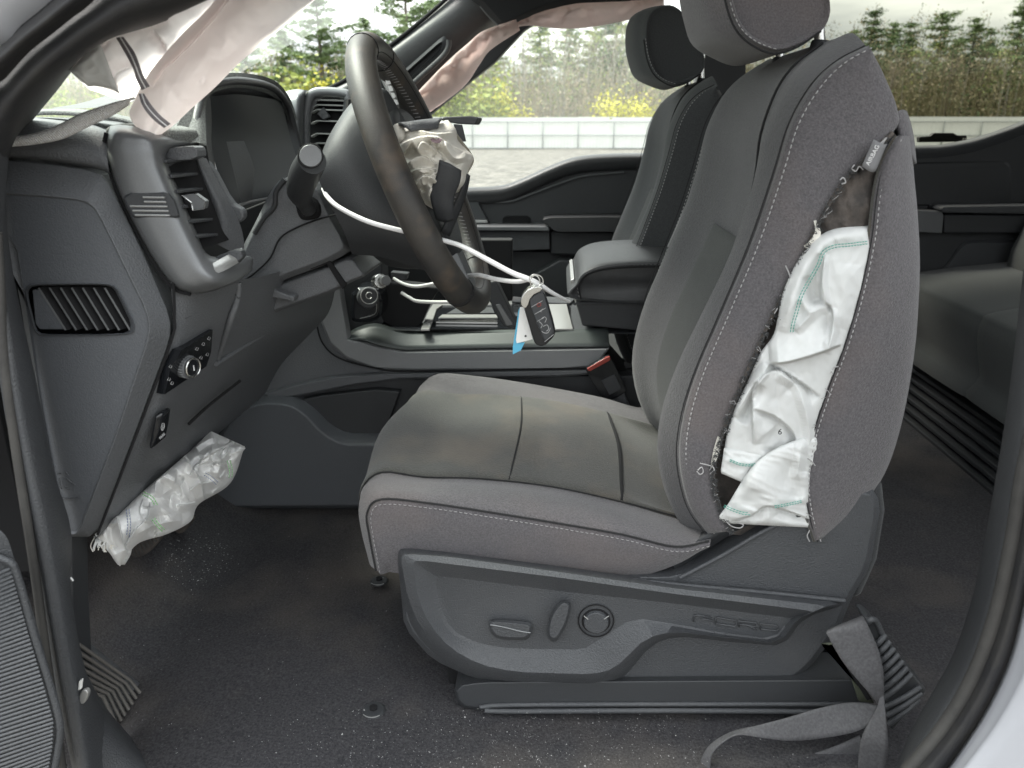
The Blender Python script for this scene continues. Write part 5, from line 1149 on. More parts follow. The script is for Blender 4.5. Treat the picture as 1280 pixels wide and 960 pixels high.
# armrest
ar = thing('armrest', 'padded black centre armrest with stitched lid between the seats', 'armrest', tuple(W(760, 400, 1.6)))
def arow(y, ins, dz):
    P = P3([(724, 374), (721, 352), (735, 337), (770, 329), (850, 327), (900, 332), (905, 376)], 1.47)
    c = sum(P, Vector()) / len(P)
    return [Vector((c.x + (p.x - c.x) * (1 - ins), y, c.z + (p.z - c.z) * (1 - ins) + dz * (1 < i < 6))) for i, p in enumerate(P)]
arl = grid('lid', [arow(1.462, .10, 0), arow(1.457, .02, -.002), arow(1.475, 0, .004), arow(1.60, -.004, .009), arow(1.745, 0, .004), arow(1.76, .02, -.002), arow(1.755, .1, 0)], M['leath'], ar, 5, 4, cu=True, cap0=True, cap1=True)
dashes('stitching', cr1(P3([(724, 372), (722, 353), (735, 340), (770, 332), (850, 330)], 1.461), 8), M['thread'], arl, dash=.005, gap=.003, r=.0006)
tube('seam', P3([(726, 374), (724, 355), (736, 343), (770, 335), (850, 333)], 1.458), .0012, M['seam'], arl, 5, 6)
prism('box', [(720, 380), (727, 376), (860, 376), (860, 420), (735, 408), (728, 408)], 1.465, 1.755, M['pld'], ar, .004)
tube('box_edge', [(720, 381), (728, 379), (860, 379)], .002, M['pl'], ar, 3, 6, Y=1.462)
prism('front_trim', [(713, 350), (718, 348), (722, 378), (720, 384)], 1.50, 1.74, M['silver'], ar, .002)

M['ribr'] = mat('rib_rubber', (.13, .122, .112), .5)
# ------------------------------------------------------------------ pedals and footrest
fr_ = thing('footrest', 'ribbed black dead pedal footrest at the lower left of the carpet', 'footrest', tuple(W(135, 860, .85)))
grid('footrest_base', [P3([(96, 800, .80), (112, 812, .83), (165, 852, .88), (182, 868, .89)]), P3([(94, 850, .79), (118, 868, .81), (148, 892, .84), (166, 900, .85)]), P3([(100, 905, .77), (120, 912, .78), (142, 918, .80), (150, 922, .81)])], M['pllit'], fr_, 3, 3, thick=.01)
for k in range(7):
    t = k / 6.5
    a = (99 - 2 * t + (22 * max(0, t - .6)), 806 + 60 * t, .776 - .012 * t); b = (162 - 36 * t, 850 + 22 * t, .850 - .055 * t); c = (175 - 31 * t, 866 + 45 * t, .852 - .058 * t)
    tube('rib', [a, ((a[0] + b[0]) / 2, (a[1] + b[1]) / 2, (a[2] + b[2]) / 2), b, c], .0024, M['ribr'], fr_, 1, 8)
tube('edge', [(178, 868, .885), (165, 890, .845), (144, 920, .80)], .004, M['void'], fr_, 3, 6)
cl = thing('plastic_clip', 'small clear broken clip standing on the sill beside the footrest', 'clip', tuple(W(103, 872, .74)))
prism('clip_body', [(99, 866), (107, 862), (111, 868), (105, 881), (99, 880)], .662, .668, M['silver'], cl, .002, 1)
prism('clip_tip', [(98, 852), (102, 850), (101, 862), (97, 864)], .663, .667, M['paper'], cl, .001)
bp_ = thing('brake_pedal', 'worn brake pedal with metal ribs showing under the knee airbag', 'pedal', tuple(W(180, 690, 1.1)))
pdl = prism('pedal_pad', [(160, 660), (205, 660), (200, 676), (186, 692), (172, 699), (160, 696)], 1.10, 1.12, M['foam'], bp_, .004, 1)
for k in range(8): tube('rib', [(162 + k * 4.6, 676 - k * 1), (170 + k * 4.2, 697 - k * 3.2)], .0012, M['sealg'], pdl, 1, 6, Y=1.097)
prism('pedal_arm', [(180, 600), (190, 600), (195, 670), (180, 670)], 1.12, 1.14, M['pld'], bp_, .002)
ap = thing('accelerator_pedal', 'accelerator pedal tip under the right end of knee airbag', 'pedal', tuple(W(228, 655, 1.2)))
prism('pedal_pad', [(212, 650), (240, 650), (237, 657), (228, 668), (218, 667)], 1.19, 1.21, M['foam'], ap, .003, 1)
prism('pedal_arm', [(222, 580), (230, 580), (232, 655), (222, 655)], 1.21, 1.22, M['pld'], ap, .002)
# floor fasteners
for (x, y, Y, lb) in ((467, 889, .85, 'round black carpet fastener on the floor below the seat front'), (474, 727, 1.0, 'small dark carpet fastener under the front edge of the seat')):
    p = WZ(x, y, FLOOR + .006)
    t = thing('carpet_fastener', lb, 'fastener', tuple(p))
    cylinder('disc', p, (0, 0, 1), .0165, .004, M['pld'], t, 24, .0015, .014); c_ = cylinder('screw_head', p + Vector((0, 0, .004)), (0, 0, 1), .006, .004, M['void'], t, 6, .001)
    tube('glint_edge', [p + Vector((.0155 * cos(a), .0155 * sin(a), .0035)) for a in [-2.4 + i * .2 for i in range(9)]], .0006, M['silver'], t, 1, 4)
# debris crumbs on the carpet
rc = random.Random(11); cr_ = []
for k in range(1500):
    if k < 1100: x, y = rc.gauss(640, 170), rc.uniform(886, 985)
    elif k < 1300:
        an_ = rc.uniform(0, 6.28); rd_ = rc.gauss(30, 9); x, y = 248 + rd_ * cos(an_) * 1.1, 702 + rd_ * .8 * sin(an_)
    else: x, y = rc.uniform(150, 500), rc.uniform(650, 950)
    p = WZ(x, y, FLOOR + .014) if y > 640 else None
    if p is None or p.y > 1.4: continue
    if p.x < -.60: p = WZ(x, y, FLOOR + .014 + (-p.x - .60) * .6)
    s = rc.uniform(.00025, .0007) * (1.8 if rc.random() < .05 else 1) * (1.5 if 1100 <= k < 1300 else 1)
    a = [p + Vector((rc.uniform(-1, 1), rc.uniform(-1, 1), rc.uniform(0, 1))) * s * 1.6 for _ in range(4)]
    cr_.append((a, [(0, 1, 2), (0, 2, 3), (0, 3, 1), (1, 3, 2)]))
V_, F_ = join_mesh(cr_); o = mk('crumbs', V_, F_, M['thread'], None, False); tag(o, 'pale crumbs and lint scattered over the black carpet', 'debris', kind='stuff')
# ------------------------------------------------------------------ airbags
def crumple(seed, centres, n, ln, amp, wd):
    # extra short overlapping creases strewn along a line of centres
    r = random.Random(seed); out = []
    for k in range(n):
        i = r.random() * (len(centres) - 1); a = centres[int(i)]; b = centres[min(int(i) + 1, len(centres) - 1)]; f = i - int(i)
        cx = a[0] + (b[0] - a[0]) * f + r.uniform(-1, 1) * a[2]; cy = a[1] + (b[1] - a[1]) * f + r.uniform(-1, 1) * a[2]
        th = r.uniform(0, 6.28); bend = r.uniform(-.9, .9); l = ln * r.uniform(.6, 1.3)
        pts = [(cx + cos(th) * -l, cy + sin(th) * -l), (cx + sin(th) * bend * l * .5, cy - cos(th) * bend * l * .5), (cx + cos(th) * l, cy + sin(th) * l)]
        out.append((r.choice('sssk'), pts, amp * r.uniform(.6, 1.3) * r.choice((1, 1, -1)), wd * r.uniform(.7, 1.3)))
    return out
sb = thing('side_airbag', 'deflated white side airbag with green stitching spilling from the torn seat back', 'airbag', tuple(W(980, 500, .86)))
# upper half
up = cloth('upper_fold', [(1085, 282, .868), (1040, 287, .862), (1012, 306, .856), (992, 335, .853), (978, 368, .851), (972, 398, .852), (966, 420, .855), (950, 442, .857), (934, 478, .858), (918, 512, .858), (908, 545, .858), (903, 585, .858)],
      [(1098, 282, .868), (1100, 300, .866), (1097, 330, .864), (1090, 365, .864), (1080, 395, .864), (1070, 425, .864), (1060, 455, .864), (1048, 490, .864), (1036, 525, .864), (1024, 560, .864), (1016, 590, .864), (1012, 620, .864)], 90, 240, [
      ('r', [(1085, 292), (1040, 298), (1018, 318), (1000, 350), (988, 385), (980, 415)], 0.0087, 9),
      ('s', [(1030, 318), (1026, 345), (1026, 372), (1038, 385), (1040, 400), (1034, 440)], -0.0101, 26),
      ('k', [(1032, 318), (1028, 350), (1034, 384)], 0.0087, 7),
      ('k', [(1036, 384), (1022, 386), (1005, 402), (994, 414)], 0.0101, 9),
      ('r', [(1008, 345), (1014, 365), (1020, 380)], -0.0072, 6),
      ('r', [(1000, 370), (1008, 384), (1014, 392)], 0.0058, 5),
      ('k', [(1040, 386), (1042, 410), (1032, 442)], 0.0087, 8),
      ('r', [(1062, 330), (1058, 370), (1050, 410)], 0.0043, 12),
      ('s', [(1052, 430), (1020, 442), (985, 452), (962, 454)], 0.0188, 40),
      ('s', [(962, 455), (975, 462), (1000, 478), (1024, 496)], -0.0130, 22),
      ('k', [(962, 455), (946, 475), (930, 500), (920, 522)], 0.0130, 9),
      ('r', [(950, 480), (938, 505), (925, 528)], -0.0130, 8),
      ('s', [(942, 555), (941, 520), (942, 490), (958, 468), (975, 464), (992, 480)], 0.0174, 34),
      ('k', [(972, 466), (995, 482), (1006, 510), (1012, 545), (1008, 575)], 0.0101, 10),
      ('s', [(942, 512), (965, 520), (985, 535), (994, 552), (988, 575)], -0.0145, 26),
      ('r', [(960, 540), (972, 556), (962, 572)], -0.0087, 12)], M['bag'], sb, puff=.014, noise=.0005, nscale=26, seed=4)
lo = cloth('lower_fold', [(1000, 548, .852), (975, 558, .848), (952, 572, .845), (935, 590, .843), (922, 610, .843), (910, 630, .845), (899, 646, .848), (906, 654, .852)],
      [(1026, 545, .858), (1024, 562, .858), (1020, 580, .858), (1016, 598, .858), (1014, 615, .858), (1014, 632, .858), (1018, 648, .858), (1020, 660, .858)], 80, 120, [
      ('k', [(1002, 552), (1000, 575), (994, 600)], 0.0072, 9), ('r', [(990, 575), (985, 600), (1000, 625)], -0.0058, 12), ('r', [(930, 600), (955, 612), (975, 640)], 0.0072, 20),
      ('s', [(915, 652), (940, 645), (958, 634), (985, 640), (1012, 650)], -0.0130, 16), ('r', [(945, 612), (935, 635)], -0.0043, 10), ('r', [(1005, 590), (1006, 630)], 0.0043, 6)], M['bag'], sb, puff=.012, noise=.0008, nscale=22, seed=9)
hemf = cloth('hem_flap', [(905, 560, .853), (903, 575, .852), (901, 588, .851), (902, 592, .852)], [(955, 566, .851), (948, 580, .850), (936, 596, .849), (930, 604, .850)], 30, 40, [('r', [(905, 572), (925, 580), (950, 578)], .002, 5)], M['bag'], sb, puff=.005, noise=.0006, nscale=16)
def sew(par, pts, m, Y, k=8, r=.0006, sep=2.6, n=2, dash=.003):
    for j in range(n):
        o_ = (j - (n - 1) / 2) * sep
        q = []
        for i, p in enumerate(pts):
            a = pts[max(0, i - 1)]; b = pts[min(len(pts) - 1, i + 1)]; dx, dy = b[0] - a[0], b[1] - a[1]; l = math.hypot(dx, dy) or 1
            q.append(W(p[0] - dy / l * o_, p[1] + dx / l * o_, Y if len(p) < 3 else p[2]))
        dashes('sewn_line', cr1(q, k), m, par, dash=dash, gap=.0006, r=r)
sew(up, [(1084, 303, .850), (1060, 306, .842), (1042, 308, .840), (1029, 315, .8395), (1023, 330, .8375), (1013, 348, .8345), (1002, 368, .8345), (996, 388, .8345), (991, 405, .8365), (989, 418, .8395)], M['green'], 0, sep=3.2)
sew(lo, [(905, 632, .8415), (916, 637, .837), (928, 641, .833), (938, 642, .832)], M['green'], 0, sep=2.4)
sew(lo, [(968, 633, .833), (985, 630, .836), (1003, 626, .843)], M['green'], 0, sep=2.2)
sew(hemf, [(912, 575, .846), (925, 580, .842), (938, 581, .842), (948, 579, .846)], M['green'], 0, sep=2.0)
text('lettering', '6', W(975, 540, .8385), Vector((1, 0, 0)), Vector((0, 0, 1)), .010, M['void'], up)
for pts in ([(972, 385), (968, 392)], [(975, 400), (979, 397)]): tube('loose_thread', pts, .0006, M['thread'], up, 1, 4, Y=.845)

# driver airbag bundled in the wheel hub
da = thing('driver_airbag', 'crumpled cream airbag bundle bursting from the steering wheel hub', 'airbag', tuple(W(540, 200, 1.03)))
cloth('upper_bundle', [(505, 160, 1.02), (500, 172, 1.01), (498, 185, 1.0), (502, 200, 1.0), (510, 215, 1.0), (518, 232, 1.0), (528, 252, 1.01), (542, 262, 1.02)],
      [(560, 150, 1.06), (570, 162, 1.05), (572, 175, 1.05), (582, 186, 1.05), (592, 197, 1.05), (586, 212, 1.05), (582, 228, 1.05), (572, 240, 1.05)], 150, 150, [
      ('s', [(498, 182), (512, 175), (530, 171), (548, 172), (566, 182), (588, 194)], 0.0216, 22), ('s', [(500, 167), (520, 163), (545, 167), (566, 166)], 0.0135, 9),
      ('r', [(508, 187), (514, 190), (521, 186)], -0.0297, 7), ('s', [(522, 192), (524, 183), (530, 178), (545, 188), (556, 200)], 0.0175, 16), ('k', [(556, 176), (560, 188), (570, 198), (584, 196)], 0.0162, 7),
      ('s', [(506, 208), (516, 199), (530, 196), (546, 207)], 0.0162, 14), ('s', [(512, 216), (524, 211), (545, 212)], 0.0135, 10), ('s', [(520, 236), (524, 224), (534, 220), (548, 228)], 0.0162, 13),
      ('r', [(528, 232), (532, 240)], -0.0135, 4), ('k', [(540, 232), (536, 248), (544, 258)], 0.0135, 6), ('r', [(574, 206), (580, 222), (572, 236)], 0.0135, 6)] + crumple(8, [(520, 170, 8), (545, 190, 14), (540, 215, 12), (545, 240, 8)], 9, 9, .008, 9), M['bagw'], da, puff=.055, noise=.0006, nscale=24, seed=12)
cloth('back_bundle', [(505, 160, 1.025), (500, 172, 1.015), (498, 190, 1.005), (510, 215, 1.005), (528, 252, 1.015)], [(562, 152, 1.062), (572, 168, 1.052), (592, 197, 1.052), (586, 215, 1.052), (574, 240, 1.052)], 40, 40, [], M['bagw'], da, puff=-.05, noise=.001, nscale=22, seed=2)
tube('bundle_roll', [(496, 158, .99), (500, 168, .985), (497, 176, .99)], [.006, .008, .005], M['bagw'], da, 5, 10)
cloth('printed_patch', [(537, 172, .955), (540, 177, .952), (545, 179, .952)], [(552, 173, .958), (552, 176, .956), (549, 179, .955)], 12, 12, [], mat('mauve_patch', (.25, .18, .2), .8), da, puff=.001, noise=0)

# knee airbag hanging below the dash
M['bagk'] = bagmat('knee_airbag_fabric', (.88, .88, .87), .08)
ka = thing('knee_airbag', 'crumpled white knee airbag hanging under the dashboard above the pedals', 'airbag', tuple(W(200, 620, 1.0)))
kb = cloth('main_fold', [(118, 668, .80), (150, 640, .83), (180, 613, .87), (205, 592, .92), (230, 570, .98), (250, 552, 1.04), (262, 538, 1.08)],
      [(150, 708, .82), (172, 680, .86), (208, 668, .91), (238, 652, .97), (249, 630, 1.02), (288, 604, 1.07), (306, 558, 1.10)], 240, 300, [
      ('s', [(228, 566), (240, 585), (252, 605), (256, 640)], 0.0374, 20), ('s', [(284, 556), (262, 568), (250, 578), (246, 598)], 0.0238, 14), ('k', [(196, 592), (214, 600), (226, 610), (240, 634)], 0.0204, 9),
      ('k', [(222, 600), (208, 592), (196, 600), (194, 622)], 0.0238, 10), ('r', [(214, 612), (220, 625), (210, 640)], -0.0170, 10), ('s', [(158, 682), (170, 662), (184, 648), (188, 628)], 0.0238, 15), ('s', [(146, 644), (150, 662), (156, 684), (166, 704)], 0.0306, 16),
      ('r', [(140, 655), (142, 672), (150, 690)], -0.0204, 6), ('k', [(292, 562), (276, 574), (272, 598)], 0.0204, 10), ('r', [(232, 636), (222, 652), (205, 662)], -0.0136, 8), ('k', [(252, 572), (266, 562), (290, 560)], 0.0170, 7),
      ('k', [(170, 668), (196, 656), (228, 650)], 0.0204, 9), ('r', [(186, 662), (196, 668)], -0.0170, 5), ('r', [(230, 576), (236, 566), (246, 560)], -0.0170, 5), ('k', [(240, 562), (256, 552), (268, 546)], 0.0170, 7), ('r', [(262, 590), (260, 606), (268, 614)], -0.0102, 6)] + crumple(5, [(150, 672, 14), (185, 640, 18), (222, 612, 20), (262, 580, 18), (290, 566, 10)], 22, 13, .012, 11), M['bagk'], ka, puff=.045, noise=.0020, nscale=38, seed=23)
cloth('hanging_tail', [(142, 672, .835), (138, 685, .835), (140, 696, .835), (147, 706, .835)], [(172, 668, .84), (166, 682, .84), (163, 694, .84), (156, 706, .84)], 30, 36, [('r', [(148, 680), (150, 700)], -.006, 4)], M['bagk'], ka, puff=.02, noise=.003, nscale=12, seed=5)
cloth('far_tip', [(262, 540, 1.06), (268, 552, 1.06), (278, 556, 1.06), (300, 556, 1.06)], [(276, 575, 1.05), (286, 585, 1.05), (296, 575, 1.05), (307, 560, 1.06)], 30, 40, [('k', [(268, 562), (285, 568), (304, 560)], .008, 6)], M['bagk'], ka, puff=.02, noise=.002, nscale=15, seed=6)
for pts, mm in (([(179, 616, .83), (190, 622, .82), (196, 632, .815)], 'ltgreen'), ([(286, 575, .99), (289, 588, .99), (288, 598, .99)], 'ltgreen'), ([(160, 636, .81), (162, 655, .80), (160, 672, .795)], 'blue'), ([(256, 592, .96), (264, 597, .965), (272, 604, .975)], 'blue'), ([(192, 648, .815), (198, 656, .815), (206, 664, .825)], 'ltgreen')):
    sew(kb, pts, M[mm], 0, sep=3.5, r=.0006)
for k in range(16):
    x = 118 + k * 1.6; tube('frayed_end', [(x, 672 + .4 * k, .80), (x - 2 + rt.uniform(-3, 4), 679 + rt.uniform(0, 6), .795), (x + rt.uniform(-4, 4), 682 + rt.uniform(0, 9), .795)], .0006, M['bagw'], kb, 3, 4)
for k in range(9):
    x = 118 + k * 1.9; tube('frayed_end', [(x, 671, .80), (x + rt.uniform(-2, 2), 677, .79), (x + rt.uniform(-5, 3), 686 + rt.uniform(-4, 3), .79)], .0009, M['bag'], kb, 3, 4)

# near roof curtain airbag
na = thing('near_curtain_airbag', 'pale pink and white curtain airbag roll hanging along the near windshield pillar', 'airbag', tuple(W(200, 80, .80)))
cloth('main_roll', [(500, -70, .80), (430, -40, .80), (402, -8, .80), (340, 45, .80), (300, 78, .80), (268, 110, .80), (240, 135, .80), (215, 158, .80), (190, 176, .80)],
      [(330, -110, .80), (300, -60, .80), (270, -2, .80), (225, 45, .80), (195, 80, .80), (178, 105, .80), (168, 125, .80), (162, 145, .80), (180, 172, .80)], 70, 130, [
      ('s', [(300, -20), (262, 28), (225, 68), (205, 85), (190, 108)], .014, 30), ('r', [(345, -10), (300, 38), (250, 80), (215, 112)], .010, 26), ('r', [(250, 100), (262, 112), (270, 108)], .005, 5), ('k', [(218, 55), (210, 62), (205, 72)], .008, 6), ('r', [(195, 150), (185, 168)], -.006, 6)], M['bagp'], na, puff=.035, noise=.0012, nscale=40, seed=31)
cloth('upper_drape', [(250, -40, .79), (200, 0, .78), (165, 18, .77), (135, 32, .765), (112, 46, .76), (100, 72, .76), (86, 88, .76)], [(300, 0, .82), (262, 30, .82), (226, 66, .82), (200, 92, .82), (170, 122, .82), (156, 126, .82), (112, 112, .82)], 60, 100, [
      ('s', [(190, 38), (205, 56), (208, 75), (200, 92)], .012, 20), ('s', [(170, 80), (144, 95), (150, 120)], .012, 18), ('k', [(124, 50), (128, 60), (135, 52)], .006, 4), ('r', [(200, 56), (228, 62)], .006, 8)], M['bagp'], na, puff=.02, noise=.0012, nscale=40, seed=33)
cloth('corner_flap', [(124, 50, .752), (108, 66, .752), (95, 80, .752), (87, 88, .752)], [(150, 118, .76), (140, 112, .76), (122, 108, .76), (110, 108, .76)], 30, 30, [('k', [(88, 88), (110, 108)], .004, 4)], M['bag'], na, puff=.01, noise=.0008, nscale=30, seed=34)
ribbon('tape_strip', [(145, 47, .745), (156, 66, .742), (166, 85, .740), (170, 98, .742), (177, 113, .745)], [(154, 46, .745), (167, 64, .742), (173, 78, .740), (179, 94, .742), (187, 108, .745)], M['tape'], na, 5, .0006)
ribbon('tape_strip', [(173, 117, .745), (178, 132, .738), (190, 148, .736), (205, 160, .74)], [(180, 117, .745), (188, 130, .738), (200, 144, .736), (213, 155, .74)], M['tape'], na, 5, .0006)
tube('tape_thread', [(150, 46, .7425), (162, 66, .739), (169, 81, .737), (175, 97, .739), (182, 110, .742)], .0006, M['ink'], na, 5, 5)
tube('tape_thread', [(177, 117, .7425), (183, 132, .735), (196, 147, .733), (209, 158, .737)], .0006, M['ink'], na, 5, 5)
strap = thing('tether_strap', 'white braided tether running from the near pillar to the curtain airbag', 'strap', tuple(W(90, 160, .76)))
ribbon('braided_strap', [(8, 172, .735), (40, 167, .735), (70, 157, .738), (100, 142, .742), (135, 130, .75), (168, 121, .76)], [(10, 184, .735), (42, 181, .735), (78, 174, .738), (110, 159, .742), (140, 145, .75), (162, 131, .76)], mat('braided_strap', (.93, .92, .90), .8, c2=(.80, .77, .73), cs=420, bump=1, bs=500, weave=220), strap, 6, .002, bulge=.003)

# far curtain airbag along the passenger side roof
fa = thing('far_curtain_airbag', 'dusty pink curtain airbag hanging along the passenger side roof and pillar', 'airbag', tuple(W(640, 60, 2.2)))
cloth('pillar_roll', [(508, 130, 2.10), (536, 100, 2.10), (562, 74, 2.10), (585, 54, 2.09), (605, 38, 2.08), (645, 24, 2.08)], [(522, 150, 2.22), (552, 130, 2.21), (582, 106, 2.20), (600, 80, 2.19), (614, 62, 2.17), (650, 38, 2.15)], 40, 90, [
      ('k', [(560, 78), (566, 84), (570, 82)], .01, 4), ('s', [(612, 44), (606, 60), (600, 72)], .015, 14), ('r', [(545, 125), (575, 92), (600, 64)], .012, 10), ('r', [(620, 34), (632, 44)], -.01, 5)], M['bagp2'], fa, puff=.04, noise=.003, nscale=26, seed=41)
cloth('roof_drape', [(630, 36, 2.14), (650, 24, 2.13), (685, 10, 2.12), (722, 2, 2.12), (790, -2, 2.12), (830, -8, 2.12)], [(645, 34, 2.17), (664, 32, 2.17), (700, 36, 2.18), (738, 34, 2.18), (790, 24, 2.18), (830, 14, 2.18)], 40, 110, [
      ('s', [(714, 12), (706, 20), (700, 34)], .015, 14), ('k', [(732, 10), (738, 34)], .012, 10), ('k', [(775, 22), (790, 10), (800, 4)], .01, 8), ('k', [(672, 28), (690, 30), (708, 18)], .01, 6), ('r', [(650, 30), (660, 26)], .01, 6)], M['bagp2'], fa, puff=.03, noise=.003, nscale=30, seed=42)

# ------------------------------------------------------------------ white cord, key fob, tag
wc = thing('white_cord', 'white cord looped round the steering wheel and down to the key fob', 'cord', tuple(W(560, 320, 1.0)))
tube('cord_upper', [(404, 236, 1.0), (410, 247, .975), (425, 260, .955), (460, 277, .945), (500, 288, .95), (535, 296, .96), (560, 302, .95), (580, 309, .93), (610, 325, .915), (640, 341, .905), (668, 352, .90), (690, 366, .93), (712, 377, 1.0)], [.0026, .003, .003, .003, .003, .003, .003, .003, .0032, .0032, .0032, .0026, .0016], M['cord'], wc, 5, 10)
tube('cord_lower', [(586, 344, 1.04), (600, 344, 1.0), (620, 349, .95), (645, 352, .92), (662, 349, .905)], .0028, M['cord'], wc, 5, 10)
tube('cable_end', [(492, 348, 1.34), (505, 355, 1.33), (522, 358, 1.32), (550, 353, 1.31)], .003, M['paper'], wc, 5, 8)
tube('cable_end', [(502, 366, 1.35), (512, 372, 1.34), (525, 377, 1.33), (572, 378, 1.32)], .0032, M['paper'], wc, 5, 8)
kf = thing('key_fob', 'black and silver remote key fob hanging from the white cord', 'key fob', tuple(W(668, 360, .90)))
fo = [(651, 372), (660, 362), (676, 360), (682, 370), (694, 412), (694, 420), (680, 434), (672, 433), (667, 428), (656, 390)]
body = prism('fob_body', fo, .895, .912, M['blk'], kf, .004, 1)
nest('fob_face', [([(661, 376), (664, 371), (677, 364), (681, 370), (692, 412), (692, 418), (681, 428), (679, 424), (665, 390)], .8945), ([(662, 377), (665, 373), (677, 366), (680, 371), (690, 412), (690, 417), (682, 425), (680, 422), (666, 390)], .893)], M['pld'], body, 1, bevel=.0005)
prism('silver_cap', [(650, 378), (653, 368), (662, 360), (676, 357), (679, 363), (664, 370), (659, 385), (654, 386)], .892, .913, M['chrome'], kf, .003, 1)
for i, (a, b) in enumerate((((664, 384), (678, 376)), ((668, 393), (682, 385)), ((671, 402), (680, 397)), ((681, 427), (692, 418)))): tube('button_line', [a, b], .0003, M['ink2'], body, 1, 4, Y=.8922)
tube('panic_icon', [(671, 382), (673, 379), (676, 379), (676, 382), (672, 383.5)], .0005, M['red'], body, 1, 5, Y=.8918)
for pts in ([(672, 391), (675, 389), (677, 390)], [(675, 389), (679, 386)], [(677, 398), (681, 396), (683, 399), (681, 403)], [(674, 402), (678, 406), (676, 410)], [(679, 408), (684, 406), (686, 411), (683, 414)], [(677, 414), (680, 416), (685, 416), (688, 410)]):
    tube('button_icon', pts, .00035, M['ink2'], body, 2, 4, Y=.8916)
tube('key_ring', [(669 + 6 * cos(a), 353 + 9 * sin(a)) for a in [2 * pi * i / 12 for i in range(12)]], .0008, M['chrome'], kf, 2, 6, closed=True, Y=.897)
tube('ring_loop', [(664, 352), (662, 347), (668, 343), (677, 346), (679, 354), (674, 357)], .0008, M['chrome'], kf, 3, 6, Y=.893)
pt = thing('paper_tag', 'white and blue paper tag tucked behind the key fob', 'tag', tuple(W(655, 400, .92)))
prism('white_sheet', [(650, 384), (655, 384), (666, 424), (646, 429), (645, 425)], .916, .9166, M['paper'], pt, 0)
prism('blue_sheet', [(648, 388), (650, 384), (646, 428), (656, 428), (651, 438), (641, 443), (641, 434)], .919, .9196, M['cyan'], pt, 0)
cylinder('punched_mark', W(657, 420, .9158), (0, -1, 0), .0014, .0004, M['pld'], pt, 10, 0)

# ------------------------------------------------------------------ seat belt on the floor and lower pillar
sbt = thing('seat_belt', 'grey seat belt webbing draped from the pillar onto the carpet', 'seat belt', tuple(W(1080, 880, .80)))
ribbon('belt_upper', [(1050, 780, .802), (1034, 788, .79), (1036, 797, .785), (1052, 825, .78), (1072, 850, .775), (1092, 873, .775), (1103, 888, .785)], [(1078, 769, .802), (1082, 776, .79), (1087, 786, .785), (1098, 812, .78), (1104, 838, .775), (1105, 862, .775), (1104, 880, .785)], M['web'], sbt, 6, .0016)
ribbon('belt_loop', [(1100, 866, .778), (1096, 884, .775), (1086, 903, .772), (1077, 922, .77), (1073, 948, .77), (1072, 990, .77)], [(1105, 870, .778), (1107, 895, .765), (1109, 915, .76), (1110, 935, .755), (1108, 955, .755), (1100, 990, .755)], M['web'], sbt, 6, .0016)
ribbon('belt_floor_run', [(1098, 882, .80), (1065, 878, .81), (1025, 885, .81), (985, 897, .80), (950, 906, .79), (915, 914, .785), (888, 930, .785), (876, 950, .785), (872, 975, .785)],
       [(1090, 905, .79), (1065, 916, .79), (1020, 924, .79), (985, 926, .785), (950, 922, .78), (920, 918, .775), (896, 934, .775), (888, 950, .775), (888, 975, .775)], M['web'], sbt, 6, .0016)
ribbon('belt_under', [(1075, 920, .80), (1040, 935, .80), (1000, 950, .80), (960, 975, .79)], [(1085, 960, .80), (1060, 985, .80), (1040, 1000, .80), (1000, 1010, .79)], M['web'], sbt, 5, .0016)
rs = thing('belt_guide', 'ribbed black plastic belt guide standing on the lower pillar', 'belt guide', tuple(W(1115, 850, .80)))
gb = prism('guide_body', [(1080, 772), (1088, 773), (1098, 782), (1100, 792), (1158, 862), (1156, 868), (1116, 914), (1110, 905), (1106, 870), (1090, 800)], .80, .83, M['pld'], rs, .003)
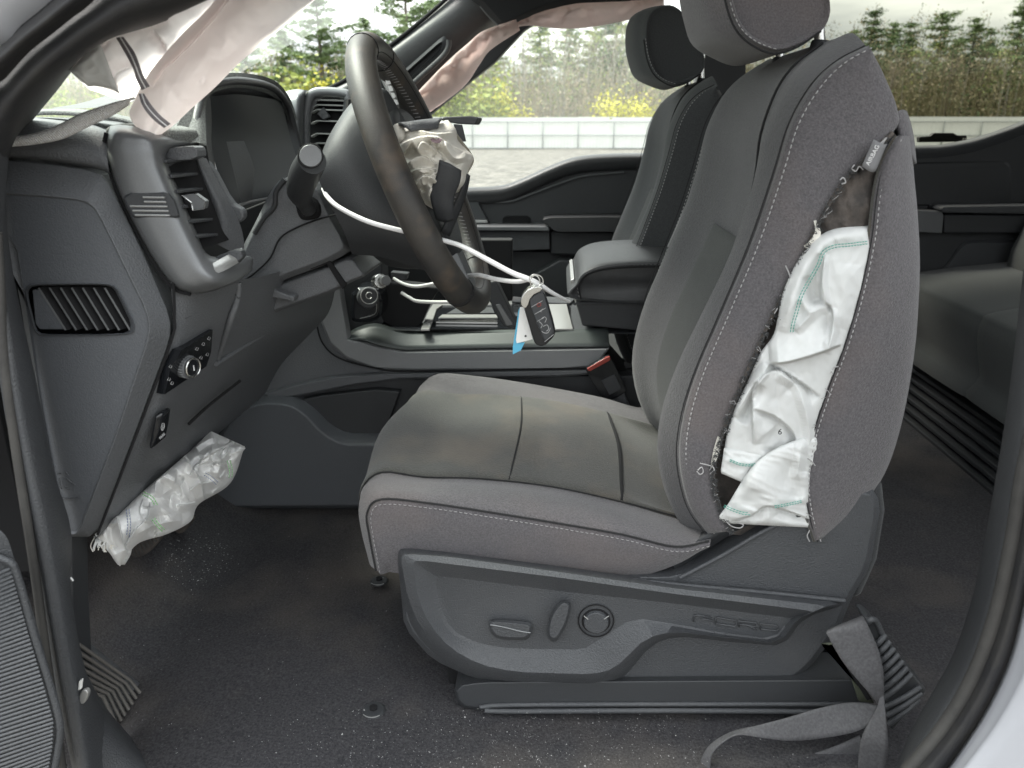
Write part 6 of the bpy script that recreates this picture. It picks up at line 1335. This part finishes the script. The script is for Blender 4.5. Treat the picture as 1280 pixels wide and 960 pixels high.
for k in range(10):
    t = k / 9
    a = (1093 + 18 * t, 807 + 98 * t); b = (1106 + 50 * t, 794 + 72 * t)
    if k > 6: b = (1150 + 4 * (k - 7) - 2 * (k - 7) ** 2 * 1.2, 852 + 7 * (k - 6))
    tube('rib', [(a[0], a[1], .796), ((a[0] + b[0]) / 2, (a[1] + b[1]) / 2 + 1.5, .792), (b[0], b[1], .798)], .0034, M['pl'], rs, 3, 8)
tube('top_loop', [(1084, 778, .795), (1090, 774, .79), (1096, 778, .795), (1104, 796, .80)], .0035, M['pl'], rs, 4, 8)
an = thing('belt_anchor', 'olive metal belt anchor plate behind the webbing', 'bracket', tuple(W(1065, 860, .83)))
prism('plate', [(1036, 808), (1050, 806), (1044, 822), (1056, 835), (1064, 848), (1074, 878), (1094, 880), (1072, 845), (1050, 812)], .825, .83, mat('olive_metal', (.10, .11, .08), .5, metal=.3), an, .002)
tag_m = prism('serrated_edge', [(1048, 818), (1054, 818), (1090, 874), (1084, 876)], .815, .822, M['void'], an, .001)

# ------------------------------------------------------------------ edge of the open driver door
od = thing('open_driver_door', 'ribbed lower trim of the open driver door in the bottom left corner', 'car door', tuple(W(30, 850, .6)))
grid('door_trim', [P3([(-60, 640, .60), (-20, 655, .605), (6, 668, .61), (20, 705, .612), (40, 760, .612), (62, 840, .612), (77, 905, .61), (72, 945, .61), (60, 1000, .605)]), P3([(-200, 640, .56), (-160, 660, .56), (-120, 690, .56), (-120, 720, .56), (-100, 770, .56), (-100, 850, .56), (-100, 910, .56), (-100, 950, .56), (-100, 1010, .56)])], M['pl'], od, 4, 3)
tube('trim_edge', [(-40, 690, .598), (8, 700, .603), (22, 720, .605), (42, 790, .605), (64, 860, .605), (75, 905, .604), (73, 935, .604), (64, 985, .60)], .0035, M['pl'], od, 5, 8)
for k in range(58):
    y = 712 + k * 5.0
    xr = np.interp(y, [712, 790, 860, 905, 935, 985], [14, 36, 57, 69, 68, 60])
    tilt = 6 + k * .35
    tube('rib', [(-12, y + 4 + tilt * .9, .583), (xr - 2, y - tilt * .2, .6022)], .0014, M['pllit'], od, 1, 6)
